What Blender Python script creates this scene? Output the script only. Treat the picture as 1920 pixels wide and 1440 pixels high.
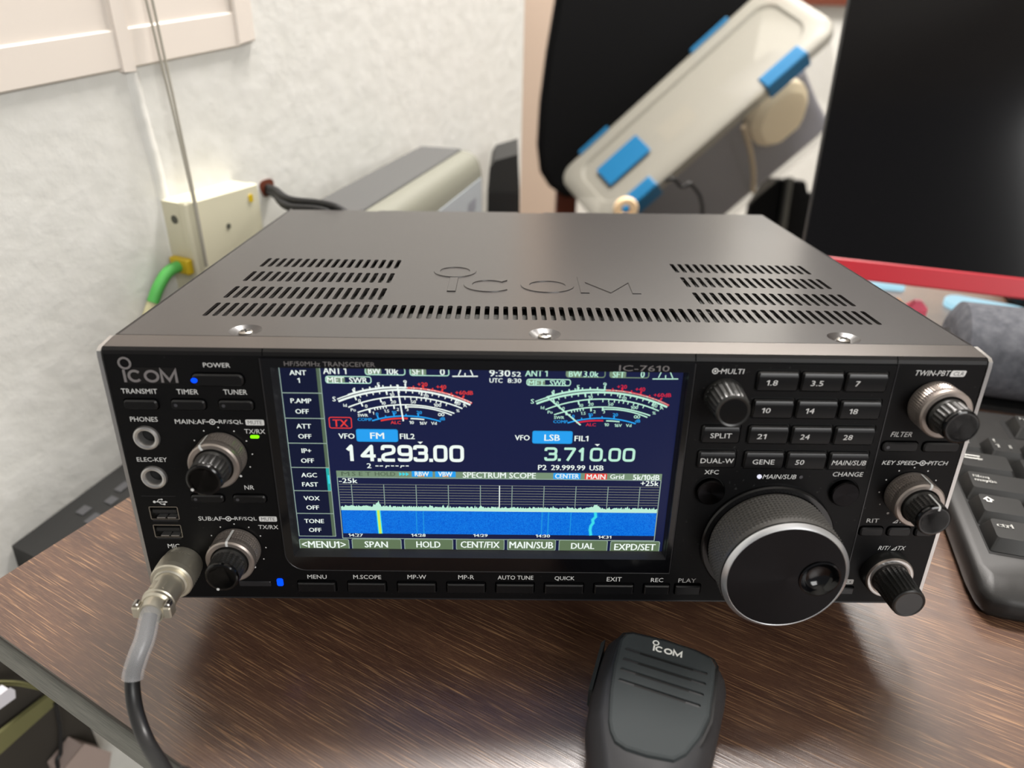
import bpy, math, random
from mathutils import Vector, Matrix
R = math.radians
random.seed(7)
for o in list(bpy.data.objects):
    bpy.data.objects.remove(o)
SC = bpy.context.scene
COL = SC.collection
MM = 0.001

# ------------------------------------------------------------------ camera
cam_d = bpy.data.cameras.new('camera')
cam = bpy.data.objects.new('camera', cam_d); COL.objects.link(cam)
cam_d.sensor_width = 36.0
cam_d.lens = 25.9058
cam_d.clip_start = 0.01
cam.matrix_world = Matrix([[0.9998234, -0.012076, -0.0143976, -0.0177994], [-0.0068782, 0.4778255, -0.8784279, -0.2415043], [0.0174874, 0.8783718, 0.477658, 0.2657159], [0.0, 0.0, 0.0, 1.0]])
cam_d.dof.use_dof = True
cam_d.dof.focus_distance = 0.335
cam_d.dof.aperture_fstop = 7.0
SC.camera = cam

# ------------------------------------------------------------------ world, lights, exposure
W = bpy.data.worlds.new('room_light'); SC.world = W
W.use_nodes = True
W.node_tree.nodes['Background'].inputs[0].default_value = (0.97, 0.97, 1.0, 1)
W.node_tree.nodes['Background'].inputs[1].default_value = 0.2
SC.view_settings.view_transform = 'Standard'
SC.view_settings.look = 'None'
SC.view_settings.exposure = 0.0
SC.view_settings.gamma = 1.0
SC.view_settings.use_curve_mapping = False
def area(name, loc, target, size, power, color, size_y=None):
    d = bpy.data.lights.new(name, 'AREA'); d.energy = power; d.color = color
    d.shape = 'RECTANGLE'; d.size = size; d.size_y = size_y or size
    o = bpy.data.objects.new(name, d); COL.objects.link(o)
    o.location = loc
    o.rotation_euler = (Vector(target) - Vector(loc)).to_track_quat('-Z', 'Y').to_euler()
    return o
area('back_ceiling_lamp', (0.18, 0.72, 1.5), (0.0, 0.05, 0.0), 0.5, 52, (1.0, 0.95, 0.91), 0.3)
area('front_fill_light', (0.95, -1.65, 0.95), (-0.3, 0.15, 0.0), 1.0, 34, (1.0, 0.99, 0.97), 1.0)  # added unseen fill from front right, brightens the left wall
area('far_ceiling_lamp', (0.9, 2.0, 1.7), (0.8, 2.6, -0.3), 1.0, 80, (1.0, 0.95, 0.9), 0.6)

# ------------------------------------------------------------------ materials
def lin(c):
    return tuple(((x/255)/12.92 if x/255 <= 0.04045 else ((x/255+0.055)/1.055)**2.4) for x in c) + (1.0,)
MATS = {}
def mat(name, rgb=(128,128,128), rough=0.5, metal=0.0, spec=0.5, emit=None, estr=1.0, trans=0.0, ior=1.45, alpha=1.0, coat=0.0):
    m = bpy.data.materials.new(name); m.use_nodes = True
    b = m.node_tree.nodes['Principled BSDF']
    b.inputs['Base Color'].default_value = lin(rgb)
    b.inputs['Roughness'].default_value = rough
    b.inputs['Metallic'].default_value = metal
    b.inputs['Specular IOR Level'].default_value = spec
    b.inputs['IOR'].default_value = ior
    b.inputs['Transmission Weight'].default_value = trans
    b.inputs['Coat Weight'].default_value = coat
    if emit:
        b.inputs['Emission Color'].default_value = lin(emit)
        b.inputs['Emission Strength'].default_value = estr
    MATS[name] = m
    return m
def nodes(m): return m.node_tree.nodes, m.node_tree.links, m.node_tree.nodes['Principled BSDF']
def add_noise(m, scale=(100,100,100), c0=None, c1=None, lo=0.4, hi=0.6, detail=4, bump=0.0, dist=0.001, coord='Object', rough=None, rot=(0,0,0)):
    n, l, b = nodes(m)
    tc = n.new('ShaderNodeTexCoord'); mp = n.new('ShaderNodeMapping')
    mp.inputs['Scale'].default_value = scale
    mp.inputs['Rotation'].default_value = rot
    l.new(tc.outputs[coord], mp.inputs['Vector'])
    t = n.new('ShaderNodeTexNoise'); t.inputs['Scale'].default_value = 1.0; t.inputs['Detail'].default_value = detail
    l.new(mp.outputs[0], t.inputs['Vector'])
    if c0 is not None:
        r = n.new('ShaderNodeValToRGB')
        r.color_ramp.elements[0].position = lo; r.color_ramp.elements[0].color = lin(c0)
        r.color_ramp.elements[1].position = hi; r.color_ramp.elements[1].color = lin(c1)
        l.new(t.outputs['Fac'], r.inputs['Fac'])
        l.new(r.outputs[0], b.inputs['Base Color'])
    if bump:
        bp = n.new('ShaderNodeBump'); bp.inputs['Strength'].default_value = bump; bp.inputs['Distance'].default_value = dist
        l.new(t.outputs['Fac'], bp.inputs['Height']); l.new(bp.outputs[0], b.inputs['Normal'])
    return t
def em(name, rgb, s=1.0):
    m = mat(name, (2,2,3), 0.25, spec=0.15, emit=rgb, estr=s); return m

m = mat('wall_paint', (226,224,217), 0.75, spec=0.25)
add_noise(m, (55,55,55), (210,209,203), (218,217,212), 0.3, 0.7, 6, bump=0.36, dist=0.0025)
mat('cream_paint', (222,213,203), 0.55, spec=0.3)
mat('peach_paint', (192,172,155), 0.6)
mat('brown_beam', (96,46,28), 0.55)
m = mat('floor_tile', (150,142,132), 0.5); add_noise(m, (9,9,9), (142,134,124), (158,150,140))
mat('ceiling_paint', (235,233,228), 0.8)

# desk laminate: dark wenge with long pale grain streaks along the object's x axis
m = mat('wenge_laminate', (60,44,35), 0.30, spec=0.5, ior=2.0)
n, l, b = nodes(m)
tc = n.new('ShaderNodeTexCoord')
def mapped(scale):
    mp = n.new('ShaderNodeMapping'); mp.inputs['Scale'].default_value = scale
    l.new(tc.outputs['Object'], mp.inputs['Vector']); return mp
def noise(mp, detail=2, distortion=0.0):
    t = n.new('ShaderNodeTexNoise'); t.inputs['Scale'].default_value = 1.0; t.inputs['Detail'].default_value = detail
    t.inputs['Distortion'].default_value = distortion
    l.new(mp.outputs[0], t.inputs['Vector']); return t
def ramp(t, stops):
    r = n.new('ShaderNodeValToRGB'); e = r.color_ramp.elements
    while len(e) < len(stops): e.new(0.5)
    for el, (p, c) in zip(e, stops): el.position = p; el.color = c
    l.new(t.outputs['Fac'], r.inputs['Fac']); return r
t1 = noise(mapped((34, 1500, 5)), 2, 0.0)
t2 = noise(mapped((9, 90, 3)), 3)
t3 = noise(mapped((120, 2400, 5)), 2)
streak = ramp(t1, [(0.57, (0,0,0,1)), (0.67, (1,1,1,1))])
fine = ramp(t3, [(0.50, (0,0,0,1)), (0.72, (1,1,1,1))])
base = ramp(t2, [(0.35, lin((68,45,35))), (0.65, lin((84,58,44)))])
mx = n.new('ShaderNodeMixRGB'); mx.inputs[2].default_value = lin((140,106,76))
l.new(streak.outputs[0], mx.inputs[0]); l.new(base.outputs[0], mx.inputs[1])
mx2 = n.new('ShaderNodeMixRGB'); mx2.inputs[2].default_value = lin((120,90,66))
ml = n.new('ShaderNodeMath'); ml.operation = 'MULTIPLY'; ml.inputs[1].default_value = 0.45
l.new(fine.outputs[0], ml.inputs[0]); l.new(ml.outputs[0], mx2.inputs[0]); l.new(mx.outputs[0], mx2.inputs[1])
l.new(mx2.outputs[0], b.inputs['Base Color'])
bp = n.new('ShaderNodeBump'); bp.inputs['Strength'].default_value = 0.25; bp.inputs['Distance'].default_value = 0.0004
l.new(t1.outputs['Fac'], bp.inputs['Height']); l.new(bp.outputs[0], b.inputs['Normal'])
m = mat('edge_band', (98,98,88), 0.6)
add_noise(m, (60, 1400, 900), (100,100,94), (122,121,113), 0.35, 0.65)

# radio
m = mat('cover_paint', (45,42,41), 0.30, spec=0.8)
add_noise(m, (900,900,900), None, None, bump=0.05, dist=0.0003)
mat('bezel_metal', (96,91,88), 0.24, metal=0.7)
mat('dark_interior', (10,10,10), 0.8)
m = mat('vent_mesh', (44,44,40), 0.6)
n, l, b = nodes(m)
tc = n.new('ShaderNodeTexCoord'); v = n.new('ShaderNodeTexVoronoi'); v.inputs['Scale'].default_value = 900
l.new(tc.outputs['Object'], v.inputs['Vector'])
r = n.new('ShaderNodeValToRGB'); r.color_ramp.elements[0].position = 0.25; r.color_ramp.elements[0].color = lin((4,4,4))
r.color_ramp.elements[1].position = 0.45; r.color_ramp.elements[1].color = lin((44,44,40))
l.new(v.outputs['Distance'], r.inputs['Fac']); l.new(r.outputs[0], b.inputs['Base Color'])
m = mat('black_panel', (9,9,10), 0.45, spec=0.18)
t = add_noise(m, (700,700,700), (9,9,10), (42,42,42), 0.72, 0.80, 1)
mat('black_band', (20,19,19), 0.4, spec=0.25)
mat('gloss_black', (8,8,10), 0.12, spec=0.5)
mat('bevel_black', (34,34,36), 0.3)
mat('key_black', (9,9,10), 0.35, spec=0.25)
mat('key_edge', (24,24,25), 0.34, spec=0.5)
mat('button_black', (14,14,15), 0.35, spec=0.3)
mat('aluminium', (190,188,186), 0.28, metal=0.9)
mat('chrome', (225,225,225), 0.1, metal=1.0)
mat('rim_silver', (226,228,232), 0.3, metal=0.85)
mat('steel', (170,166,160), 0.25, metal=1.0)
mat('nickel', (206,200,184), 0.36, metal=0.8)
mat('knob_silver', (164,154,147), 0.34, metal=0.75)
mat('knob_black', (34,34,33), 0.32, spec=0.6)
mat('knob_cap', (4,4,5), 0.12, spec=0.5)
mat('dial_rubber', (92,90,87), 0.5)
mat('dial_collar_black', (16,16,17), 0.2)
m = mat('dial_brushed', (27,26,27), 0.26, metal=1.0)
n, l, b = nodes(m)
b.inputs['Anisotropic'].default_value = 0.85
tg = n.new('ShaderNodeTangent'); tg.direction_type = 'RADIAL'; tg.axis = 'Y'
l.new(tg.outputs[0], b.inputs['Tangent'])
mat('print_white', (205,205,203), 0.6)
mat('print_grey', (112,108,108), 0.45)
mat('print_dim', (70,70,72), 0.5)
mat('led_off', (58,58,62), 0.3)
em('led_blue', (0,70,255), 1.6); em('led_green', (130,255,10), 1.5); em('led_white', (235,235,255), 1.0)
# screen colours
em('lcd_navy', (24,30,66)); em('lcd_dark', (18,24,50)); em('lcd_white', (240,250,244)); em('lcd_mint', (188,236,214))
em('lcd_line', (150,172,160)); em('lcd_sage', (120,144,118)); em('lcd_sage_dark', (86,104,84)); em('lcd_key', (98,118,88))
em('lcd_blue', (40,160,240)); em('lcd_sky', (30,150,225)); em('lcd_red', (232,62,58)); em('lcd_crimson', (214,40,66))
em('lcd_cyan', (60,220,235)); em('lcd_yellow', (205,235,90)); em('lcd_teal', (40,170,165)); em('lcd_orange', (215,150,90)); em('lcd_greyline', (128,132,126))
m = em('lcd_waterfall', (0,105,225))
n, l, b = nodes(m)
tc = n.new('ShaderNodeTexCoord'); t = n.new('ShaderNodeTexNoise'); t.inputs['Scale'].default_value = 2600; t.inputs['Detail'].default_value = 3
l.new(tc.outputs['Object'], t.inputs['Vector'])
r = n.new('ShaderNodeValToRGB'); r.color_ramp.elements[0].position = 0.35; r.color_ramp.elements[0].color = lin((0,92,212))
r.color_ramp.elements[1].position = 0.78; r.color_ramp.elements[1].color = lin((24,140,238))
l.new(t.outputs['Fac'], r.inputs['Fac']); l.new(r.outputs[0], b.inputs['Emission Color'])
# other things
m = mat('mic_plastic', (38,38,40), 0.55); add_noise(m, (1500,1500,1500), None, None, bump=0.15, dist=0.0002)
mat('mic_plate', (48,52,53), 0.75, spec=0.25)
mat('mic_slot', (6,6,6), 0.7)
m = mat('silicone', (236,236,238), 0.18, spec=0.6); MATS['silicone'].node_tree.nodes['Principled BSDF'].inputs['Alpha'].default_value = 0.24
mat('cable_black', (26,26,27), 0.4)
mat('plastic_black', (22,22,22), 0.45)
mat('plastic_dark', (30,30,29), 0.55)
m = mat('keyboard_plastic', (31,30,29), 0.5); add_noise(m, (1800,1800,1800), None, None, bump=0.2, dist=0.0002)
mat('keycap', (24,24,23), 0.5)
mat('legend_white', (226,226,220), 0.6)
mat('monitor_screen', (5,4,5), 0.12, spec=0.5)
mat('monitor_red', (172,18,36), 0.4)
mat('monitor_back', (26,26,27), 0.5)
m = mat('grey_fabric', (92,93,97), 0.9, spec=0.1); add_noise(m, (160,160,160), (78,79,84), (100,101,106), 0.3, 0.7, 5, bump=0.5, dist=0.0006)
mat('grey_plastic', (150,150,145), 0.5)
em('light_patch_glow', (176,224,242), 1.0)  # emission stands in for bright light showing below the monitor, no lamp
mat('pink_rubber', (236,104,128), 0.5); mat('orange_rubber', (240,160,90), 0.5)
mat('chair_black', (7,7,8), 0.75, spec=0.2)
mat('chair_metal', (100,100,96), 0.4, metal=0.6)
mat('brown_wood', (112,52,30), 0.5)
mat('clear_plastic', (214,212,206), 0.3, spec=0.4); MATS['clear_plastic'].node_tree.nodes['Principled BSDF'].inputs['Alpha'].default_value = 0.16
mat('frosted_lid', (158,155,144), 0.45); MATS['frosted_lid'].node_tree.nodes['Principled BSDF'].inputs['Alpha'].default_value = 0.82
mat('latch_blue', (20,108,156), 0.45)
mat('cream_plastic', (246,230,196), 0.6); mat('cream_ring_plastic', (246,214,172), 0.5)
mat('bag_grey', (122,122,132), 0.5); mat('bag_pale', (168,170,180), 0.5); mat('strap_beige', (190,170,140), 0.7); mat('card_tan', (196,170,130), 0.7)
mat('scanner_white', (108,108,96), 0.6); mat('scanner_grey', (72,72,71), 0.75); mat('scanner_face', (150,157,162), 0.55); mat('scanner_mark', (120,124,132), 0.5)
mat('box_ivory', (206,201,176), 0.55); mat('box_yellow', (200,170,30), 0.5); mat('box_hole', (80,80,70), 0.7)
mat('cable_green', (86,176,84), 0.5); mat('cable_yellow', (220,214,170), 0.5)
mat('wire_grey', (150,146,134), 0.6)
mat('olive_strap', (110,108,70), 0.8); mat('plug_white', (206,204,210), 0.5); mat('bracket_grey', (56,52,46), 0.7); mat('box_pink', (170,152,144), 0.7)

# ------------------------------------------------------------------ mesh helpers (all sizes in mm)
PANEL = lambda a, b, h: (a, -h, b)          # on the radio's front, h towards the viewer
SCREEN = lambda a, b, h: (a, 3.0-h, b)
TOPZ = 118.3
TOP = lambda a, b, h: (a, b, TOPZ+h)
FLAT = lambda a, b, h: (a, b, h)

def circle(cx, cy, r, n=32, a0=0.0, a1=None, ry=None):
    ry = ry or r
    if a1 is None: return [(cx+r*math.cos(2*PI*i/n), cy+ry*math.sin(2*PI*i/n)) for i in range(n)]
    return [(cx+r*math.cos(R(a0+(a1-a0)*i/n)), cy+ry*math.sin(R(a0+(a1-a0)*i/n))) for i in range(n+1)]
PI = math.pi
def rrect(a0, a1, b0, b1, r=1.0, n=4):
    r = max(0.01, min(r, (a1-a0)/2-0.001, (b1-b0)/2-0.001))
    p = []
    for cx, cy, s in ((a1-r, b0+r, -90), (a1-r, b1-r, 0), (a0+r, b1-r, 90), (a0+r, b0+r, 180)):
        for i in range(n+1):
            a = R(s+90*i/n); p.append((cx+r*math.cos(a), cy+r*math.sin(a)))
    return p
def round_path(pts, r, n=4, closed=False):
    out = []; N = len(pts)
    for i, p in enumerate(pts):
        if not closed and i in (0, N-1): out.append(p); continue
        a = pts[i-1]; c = pts[(i+1) % N]
        v1 = (a[0]-p[0], a[1]-p[1]); v2 = (c[0]-p[0], c[1]-p[1])
        l1 = math.hypot(*v1); l2 = math.hypot(*v2); rr = min(r, l1*0.48, l2*0.48)
        s = (p[0]+v1[0]/l1*rr, p[1]+v1[1]/l1*rr); e = (p[0]+v2[0]/l2*rr, p[1]+v2[1]/l2*rr)
        for k in range(n+1):
            t = k/n
            out.append(((1-t)**2*s[0]+2*t*(1-t)*p[0]+t*t*e[0], (1-t)**2*s[1]+2*t*(1-t)*p[1]+t*t*e[1]))
    return out
def inset(pts, d):
    N = len(pts); out = []
    for i in range(N):
        a = Vector(pts[i-1]); p = Vector(pts[i]); c = Vector(pts[(i+1) % N])
        e1 = (p-a); e2 = (c-p)
        if e1.length < 1e-9: e1 = e2
        if e2.length < 1e-9: e2 = e1
        n1 = Vector((-e1.y, e1.x)).normalized(); n2 = Vector((-e2.y, e2.x)).normalized()
        k = n1+n2
        if k.length < 1e-6: k = n1
        k = k.normalized(); s = d/max(0.35, k.dot(n1))
        out.append((p.x+k.x*s, p.y+k.y*s))
    return out
def circle3(p, q, r):
    ax, ay = p; bx, by = q; cx, cy = r
    d = 2*(ax*(by-cy)+bx*(cy-ay)+cx*(ay-by))
    ux = ((ax*ax+ay*ay)*(by-cy)+(bx*bx+by*by)*(cy-ay)+(cx*cx+cy*cy)*(ay-by))/d
    uy = ((ax*ax+ay*ay)*(cx-bx)+(bx*bx+by*by)*(ax-cx)+(cx*cx+cy*cy)*(bx-ax))/d
    return ux, uy, math.hypot(ax-ux, ay-uy)

TXT = {}
def raw_geo(t):
    cu = bpy.data.curves.new('t', 'FONT'); cu.body = t; cu.size = 1.0; cu.resolution_u = 2
    ob = bpy.data.objects.new('t', cu); COL.objects.link(ob)
    dg = bpy.context.evaluated_depsgraph_get(); dg.update()
    me = bpy.data.meshes.new_from_object(ob.evaluated_get(dg))
    v = [(p.co.x, p.co.y) for p in me.vertices]; f = [tuple(p.vertices) for p in me.polygons]
    bpy.data.objects.remove(ob); bpy.data.curves.remove(cu); bpy.data.meshes.remove(me)
    return v, f
CH = {}
def char_geo(c):                      # glyph outline from its own left edge, and its advance
    if c in CH: return CH[c]
    if 'HH' not in CH: v, f = raw_geo('HH'); CH['HH'] = max(p[0] for p in v)-min(p[0] for p in v)
    v, f = raw_geo('H'+c+'H'); adv = max(p[0] for p in v)-min(p[0] for p in v)-CH['HH']
    if c == ' ': CH[c] = ([], [], adv); return CH[c]
    h0, _ = raw_geo('H'); left = min(p[0] for p in h0)
    v, f = raw_geo(c); x0 = min(p[0] for p in v)
    if c == '1':                      # numeral one with a flag
        y0 = min(p[1] for p in v); y1 = max(p[1] for p in v); w = max(p[0] for p in v)-x0
        a = 0.20
        v = [(a,y0),(a+w,y0),(a+w,y1),(a+0.2*w,y1),(a-0.16,y1-0.12),(a-0.16,y1-0.22),(a,y1-0.16)]
        f = [(0,1,2,3,4,5,6)]; adv = w+0.28
    CH[c] = (v, f, adv); return CH[c]
def text_geo(t, bold=0.0):
    if t in TXT: return TXT[t]
    v = []; f = []; x = 0.0
    for c in t:
        cv, cf, adv = char_geo(c); o = len(v)
        v += [(p[0]+x, p[1]) for p in cv]; f += [tuple(k+o for k in q) for q in cf]; x += adv
    x0 = min(p[0] for p in v); x1 = max(p[0] for p in v); y0 = min(p[1] for p in v); y1 = max(p[1] for p in v)
    TXT[t] = ([((p[0]-x0)/max(1e-6, x1-x0), (p[1]-y0)/max(1e-6, y1-y0)) for p in v], f, (x1-x0)/(y1-y0))
    return TXT[t]

class MB:
    def __init__(s, xf=FLAT):
        s.v = []; s.f = []; s.m = []; s.sm = []; s.xf = xf; s.names = []
    def mi(s, name):
        if name not in s.names: s.names.append(name)
        return s.names.index(name)
    def add(s, verts, faces, m, smooth=False, xf=None):
        xf = xf or s.xf; o = len(s.v); k = s.mi(m)
        s.v += [xf(*p) for p in verts]
        for f in faces:
            s.f.append(tuple(i+o for i in f)); s.m.append(k); s.sm.append(smooth)
    def box(s, a0, a1, b0, b1, h0, h1, m):
        s.prism([(a0,b0),(a1,b0),(a1,b1),(a0,b1)], h0, h1, m)
    def poly(s, pts, h, m):
        s.add([(p[0], p[1], h) for p in pts], [tuple(range(len(pts)))], m)
    def prism(s, pts, h0, h1, m, bev=0.0, mb=None, smooth=False, side=None, bottom=True):
        N = len(pts); rings = [[(p[0], p[1], h0) for p in pts]]
        sg = 1 if h1 > h0 else -1
        if bev:
            rings.append([(p[0], p[1], h1-sg*bev) for p in pts])
            rings.append([(p[0], p[1], h1) for p in inset(pts, bev)])
        else: rings.append([(p[0], p[1], h1) for p in pts])
        V = [p for r in rings for p in r]
        for k in range(len(rings)-1):
            F = [(k*N+i, k*N+(i+1) % N, (k+1)*N+(i+1) % N, (k+1)*N+i) for i in range(N)]
            mm = (mb or m) if (bev and k == len(rings)-2) else (side or m)
            s.add(V, F, mm, smooth)
        s.add(rings[-1], [tuple(range(N))], m)
        if bottom: s.add(rings[0], [tuple(reversed(range(N)))], m)
    def loft(s, rings, m, smooth=True, cap0=True, cap1=True, ms=None):
        N = len(rings[0]); V = [p for r in rings for p in r]
        for k in range(len(rings)-1):
            s.add(V, [(k*N+i, k*N+(i+1) % N, (k+1)*N+(i+1) % N, (k+1)*N+i) for i in range(N)], ms[k] if ms else m, smooth)
        if cap0: s.add(rings[0], [tuple(reversed(range(N)))], ms[0] if ms else m)
        if cap1: s.add(rings[-1], [tuple(range(N))], ms[-1] if ms else m)
    def lathe(s, prof, cx, cy, n, m, disp=None, cap0=True, cap1=True, ms=None, smooth=True):
        rings = []
        for k, (r, h) in enumerate(prof):
            ring = []
            for i in range(n):
                a = 2*PI*i/n; rr = r + (disp(k, i) if disp else 0.0)
                ring.append((cx+rr*math.cos(a), cy+rr*math.sin(a), h))
            rings.append(ring)
        s.loft(rings, m, smooth, cap0, cap1, ms)
    def ribbon(s, pts, w, h, m, closed=False, h1=None, bev=0.0):
        N = len(pts); L = []; Rr = []; w2 = w/2
        def side(d):
            out = []
            for i in range(N):
                p = Vector(pts[i])
                a = Vector(pts[i-1]) if (i > 0 or closed) else None
                c = Vector(pts[(i+1) % N]) if (i < N-1 or closed) else None
                e1 = (p-a).normalized() if a is not None else (c-p).normalized()
                e2 = (c-p).normalized() if c is not None else e1
                n1 = Vector((-e1.y, e1.x)); n2 = Vector((-e2.y, e2.x)); k = (n1+n2)
                k = k.normalized() if k.length > 1e-6 else n1
                q = p+k*(d/max(0.4, k.dot(n1))); out.append((q.x, q.y))
            return out
        M = N if closed else N-1
        if h1 is None:
            V = [(p[0], p[1], h) for p in side(w2)]+[(p[0], p[1], h) for p in side(-w2)]
            s.add(V, [(i, (i+1) % N, N+(i+1) % N, N+i) for i in range(M)], m)
        else:
            secs = [(w2, h), (w2-bev, h1), (-w2+bev, h1), (-w2, h)]
            V = []
            for d, hh in secs: V += [(p[0], p[1], hh) for p in side(d)]
            for k in range(3):
                s.add(V, [(k*N+i, k*N+(i+1) % N, (k+1)*N+(i+1) % N, (k+1)*N+i) for i in range(M)], m)
            if not closed:
                s.add(V, [(0, N, 2*N, 3*N), (N-1, 2*N-1, 3*N-1, 4*N-1)], m)
    def text(s, t, box, h, m, bold=0.0, shear=0.0):
        a0, a1, b0, b1 = box
        v, f, _ = text_geo(t, bold)
        W_ = (a1-a0)-abs(shear)*(b1-b0)
        for d in ((-0.03*(b1-b0), 0.03*(b1-b0)) if bold >= 0.012 else (0.0,)):
            s.add([(a0+p[0]*W_+shear*p[1]*(b1-b0)+d, b0+p[1]*(b1-b0), h) for p in v], f, m)
    def textc(s, t, cx, cy, hgt, h, m, bold=0.0, stretch=1.0, shear=0.0):
        asp = text_geo(t, bold)[2]*stretch
        s.text(t, (cx-hgt*asp/2, cx+hgt*asp/2, cy-hgt/2, cy+hgt/2), h, m, bold, shear)
    def frame(s, a0, a1, b0, b1, w, h, m, r=0.5):
        s.ribbon(rrect(a0+w/2, a1-w/2, b0+w/2, b1-w/2, r, 3), w, h, m, closed=True)
    def plate(s, outer, holes, h0, h1, m, xf=None):
        cu = bpy.data.curves.new('p', 'CURVE'); cu.dimensions = '2D'; cu.fill_mode = 'BOTH'; cu.extrude = abs(h1-h0)/2
        for pts in [outer]+holes:
            sp = cu.splines.new('POLY'); sp.points.add(len(pts)-1); sp.use_cyclic_u = True
            for q, p in zip(sp.points, pts): q.co = (p[0], p[1], 0, 1)
        ob = bpy.data.objects.new('p', cu); COL.objects.link(ob)
        dg = bpy.context.evaluated_depsgraph_get(); dg.update()
        me = bpy.data.meshes.new_from_object(ob.evaluated_get(dg))
        mid = (h0+h1)/2
        s.add([(p.co.x, p.co.y, p.co.z+mid) for p in me.vertices], [tuple(p.vertices) for p in me.polygons], m, xf=xf)
        bpy.data.objects.remove(ob); bpy.data.curves.remove(cu); bpy.data.meshes.remove(me)
    def tube(s, pts, r, m, n=12, r1=None, cap=True):
        P = [Vector(p) for p in pts]; N = len(P); rings = []
        up = Vector((0.13, 0.21, 0.97)).normalized()
        t0 = (P[1]-P[0]).normalized(); x = t0.cross(up).normalized()
        for i in range(N):
            t = (P[min(i+1, N-1)]-P[max(i-1, 0)]).normalized()
            x = (x-t*x.dot(t)).normalized(); y = t.cross(x)
            rr = r if r1 is None else r+(r1-r)*i/(N-1)
            rings.append([tuple(P[i]+(x*math.cos(2*PI*k/n)+y*math.sin(2*PI*k/n))*rr) for k in range(n)])
        s.loft(rings, m, True, cap, cap)
    def build(s, name, parent=None, recalc=True, ang=35, origin=None):
        me = bpy.data.meshes.new(name)
        o3 = origin or (0, 0, 0)
        me.from_pydata([((p[0]-o3[0])*MM, (p[1]-o3[1])*MM, (p[2]-o3[2])*MM) for p in s.v], [], s.f)
        for nm in s.names: me.materials.append(MATS[nm])
        me.polygons.foreach_set('material_index', s.m)
        me.polygons.foreach_set('use_smooth', [True]*len(s.f))
        me.update()
        if recalc:
            import bmesh
            bm = bmesh.new(); bm.from_mesh(me)
            bmesh.ops.remove_doubles(bm, verts=bm.verts, dist=1e-7)
            bmesh.ops.recalc_face_normals(bm, faces=bm.faces)
            bm.to_mesh(me); bm.free()
        me.set_sharp_from_angle(angle=R(ang))
        ob = bpy.data.objects.new(name, me); COL.objects.link(ob)
        ob.location = (o3[0]*MM, o3[1]*MM, o3[2]*MM)
        if parent is not None: ob.parent = parent
        return ob
def smooth_pts(P, n=8):
    P = [Vector(p) for p in P]; out = []
    for i in range(len(P)-1):
        p0 = P[max(i-1, 0)]; p1 = P[i]; p2 = P[i+1]; p3 = P[min(i+2, len(P)-1)]
        for k in range(n):
            t = k/n
            out.append(0.5*((2*p1)+(p2-p0)*t+(2*p0-5*p1+4*p2-p3)*t*t+(3*p1-p0-3*p2+p3)*t**3))
    out.append(P[-1]); return out
def thing(name, label, cat, loc=(0,0,0), rot=(0,0,0), group=None):
    o = bpy.data.objects.new(name, None); COL.objects.link(o)
    o.empty_display_size = 0.02
    o.location = tuple(c*MM for c in loc); o.rotation_euler = rot
    o['label'] = label; o['category'] = cat
    if group: o['group'] = group
    return o
def tag(o, label, cat, group=None):
    o['label'] = label; o['category'] = cat
    if group: o['group'] = group
    return o
def struct(o): o['kind'] = 'structure'; return o

# brand mark outline: letters i C O M with the ring over the i, drawn as strokes on a cap height of 1
def logo(mb, x, z, s, h, m, sx=1.0, w=0.18, ring=(0.09, 1.50, 0.36), h1=None, bev=0.0, shear=0.0):
    def P(L): return [(x+(p[0]*sx+shear*p[1])*s, z+p[1]*s) for p in L]
    mb.ribbon(P(circle(ring[0], ring[1], ring[2]/sx, 36, ry=ring[2])), w*s*0.8, h, m, True, h1, bev)
    mb.ribbon(P([(0.1, 0), (0.1, 1.0)]), w*s, h, m, False, h1, bev)
    mb.ribbon(P(circle(0.86, 0.5, 0.44, 26, 42, 318, 0.41)), w*s, h, m, False, h1, bev)
    mb.ribbon(P(circle(2.09, 0.5, 0.47, 36, ry=0.41)), w*s, h, m, True, h1, bev)
    mb.ribbon(P([(2.84, 0), (2.84, 0.98), (3.37, 0.18), (3.90, 0.98), (3.90, 0)]), w*s, h, m, False, h1, bev)


# ================================================================== THE RADIO
TILT = R(4.5)
radio = thing('radio_transceiver', 'black desktop radio transceiver with lit colour screen, knobs and grey vented metal top', 'radio', (0, 0, 26.0), (-TILT, 0, 0))
HP = 114.67

# --- top cover with louvre slots
slots = []
def slot_row(xs, y0, y1, w):
    for x in xs: slots.append(rrect(x-w/2, x+w/2, y0, y1, w/2, 3))
slot_row([-142.6+4.075*i for i in range(71)], 34.8, 53.0, 2.15)
for y0, y1 in ((60.0, 78.2), (87.0, 104.6), (113.4, 130.8)):
    slot_row([-142.6+4.075*i for i in range(18)], y0, y1, 2.15)
    slot_row([73.3+4.075*i for i in range(18)], y0, y1, 2.15)
dimples = [circle(x, 18.2, 6.4, 28) for x in (-120.0, -0.6, 120.0)]
top = [(-168.3, 11.6), (168.3, 11.6), (168.3, 272.5), (11.0, 269.0), (10.0, 265.5), (-7.0, 265.0), (-8.0, 268.4), (-105.0, 266.5), (-106.0, 263.8), (-115.0, 263.6), (-116.0, 266.3), (-168.3, 265.0)]
mb = MB(TOP)
mb.plate(top, slots+dimples, -1.2, 0, 'cover_paint')
mb2 = MB()
for sx in (-1, 1):
    x0, x1 = sorted((sx*168.3, sx*167.1))
    mb.add([(x0,11.6,-116),(x1,11.6,-116),(x1,268,-116),(x0,268,-116),(x0,11.6,0),(x1,11.6,0),(x1,268,0),(x0,268,0)],
           [(0,1,2,3),(4,5,6,7),(0,1,5,4),(1,2,6,5),(2,3,7,6),(3,0,4,7)], 'cover_paint')
cover = mb.build('case_cover', radio)
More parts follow.
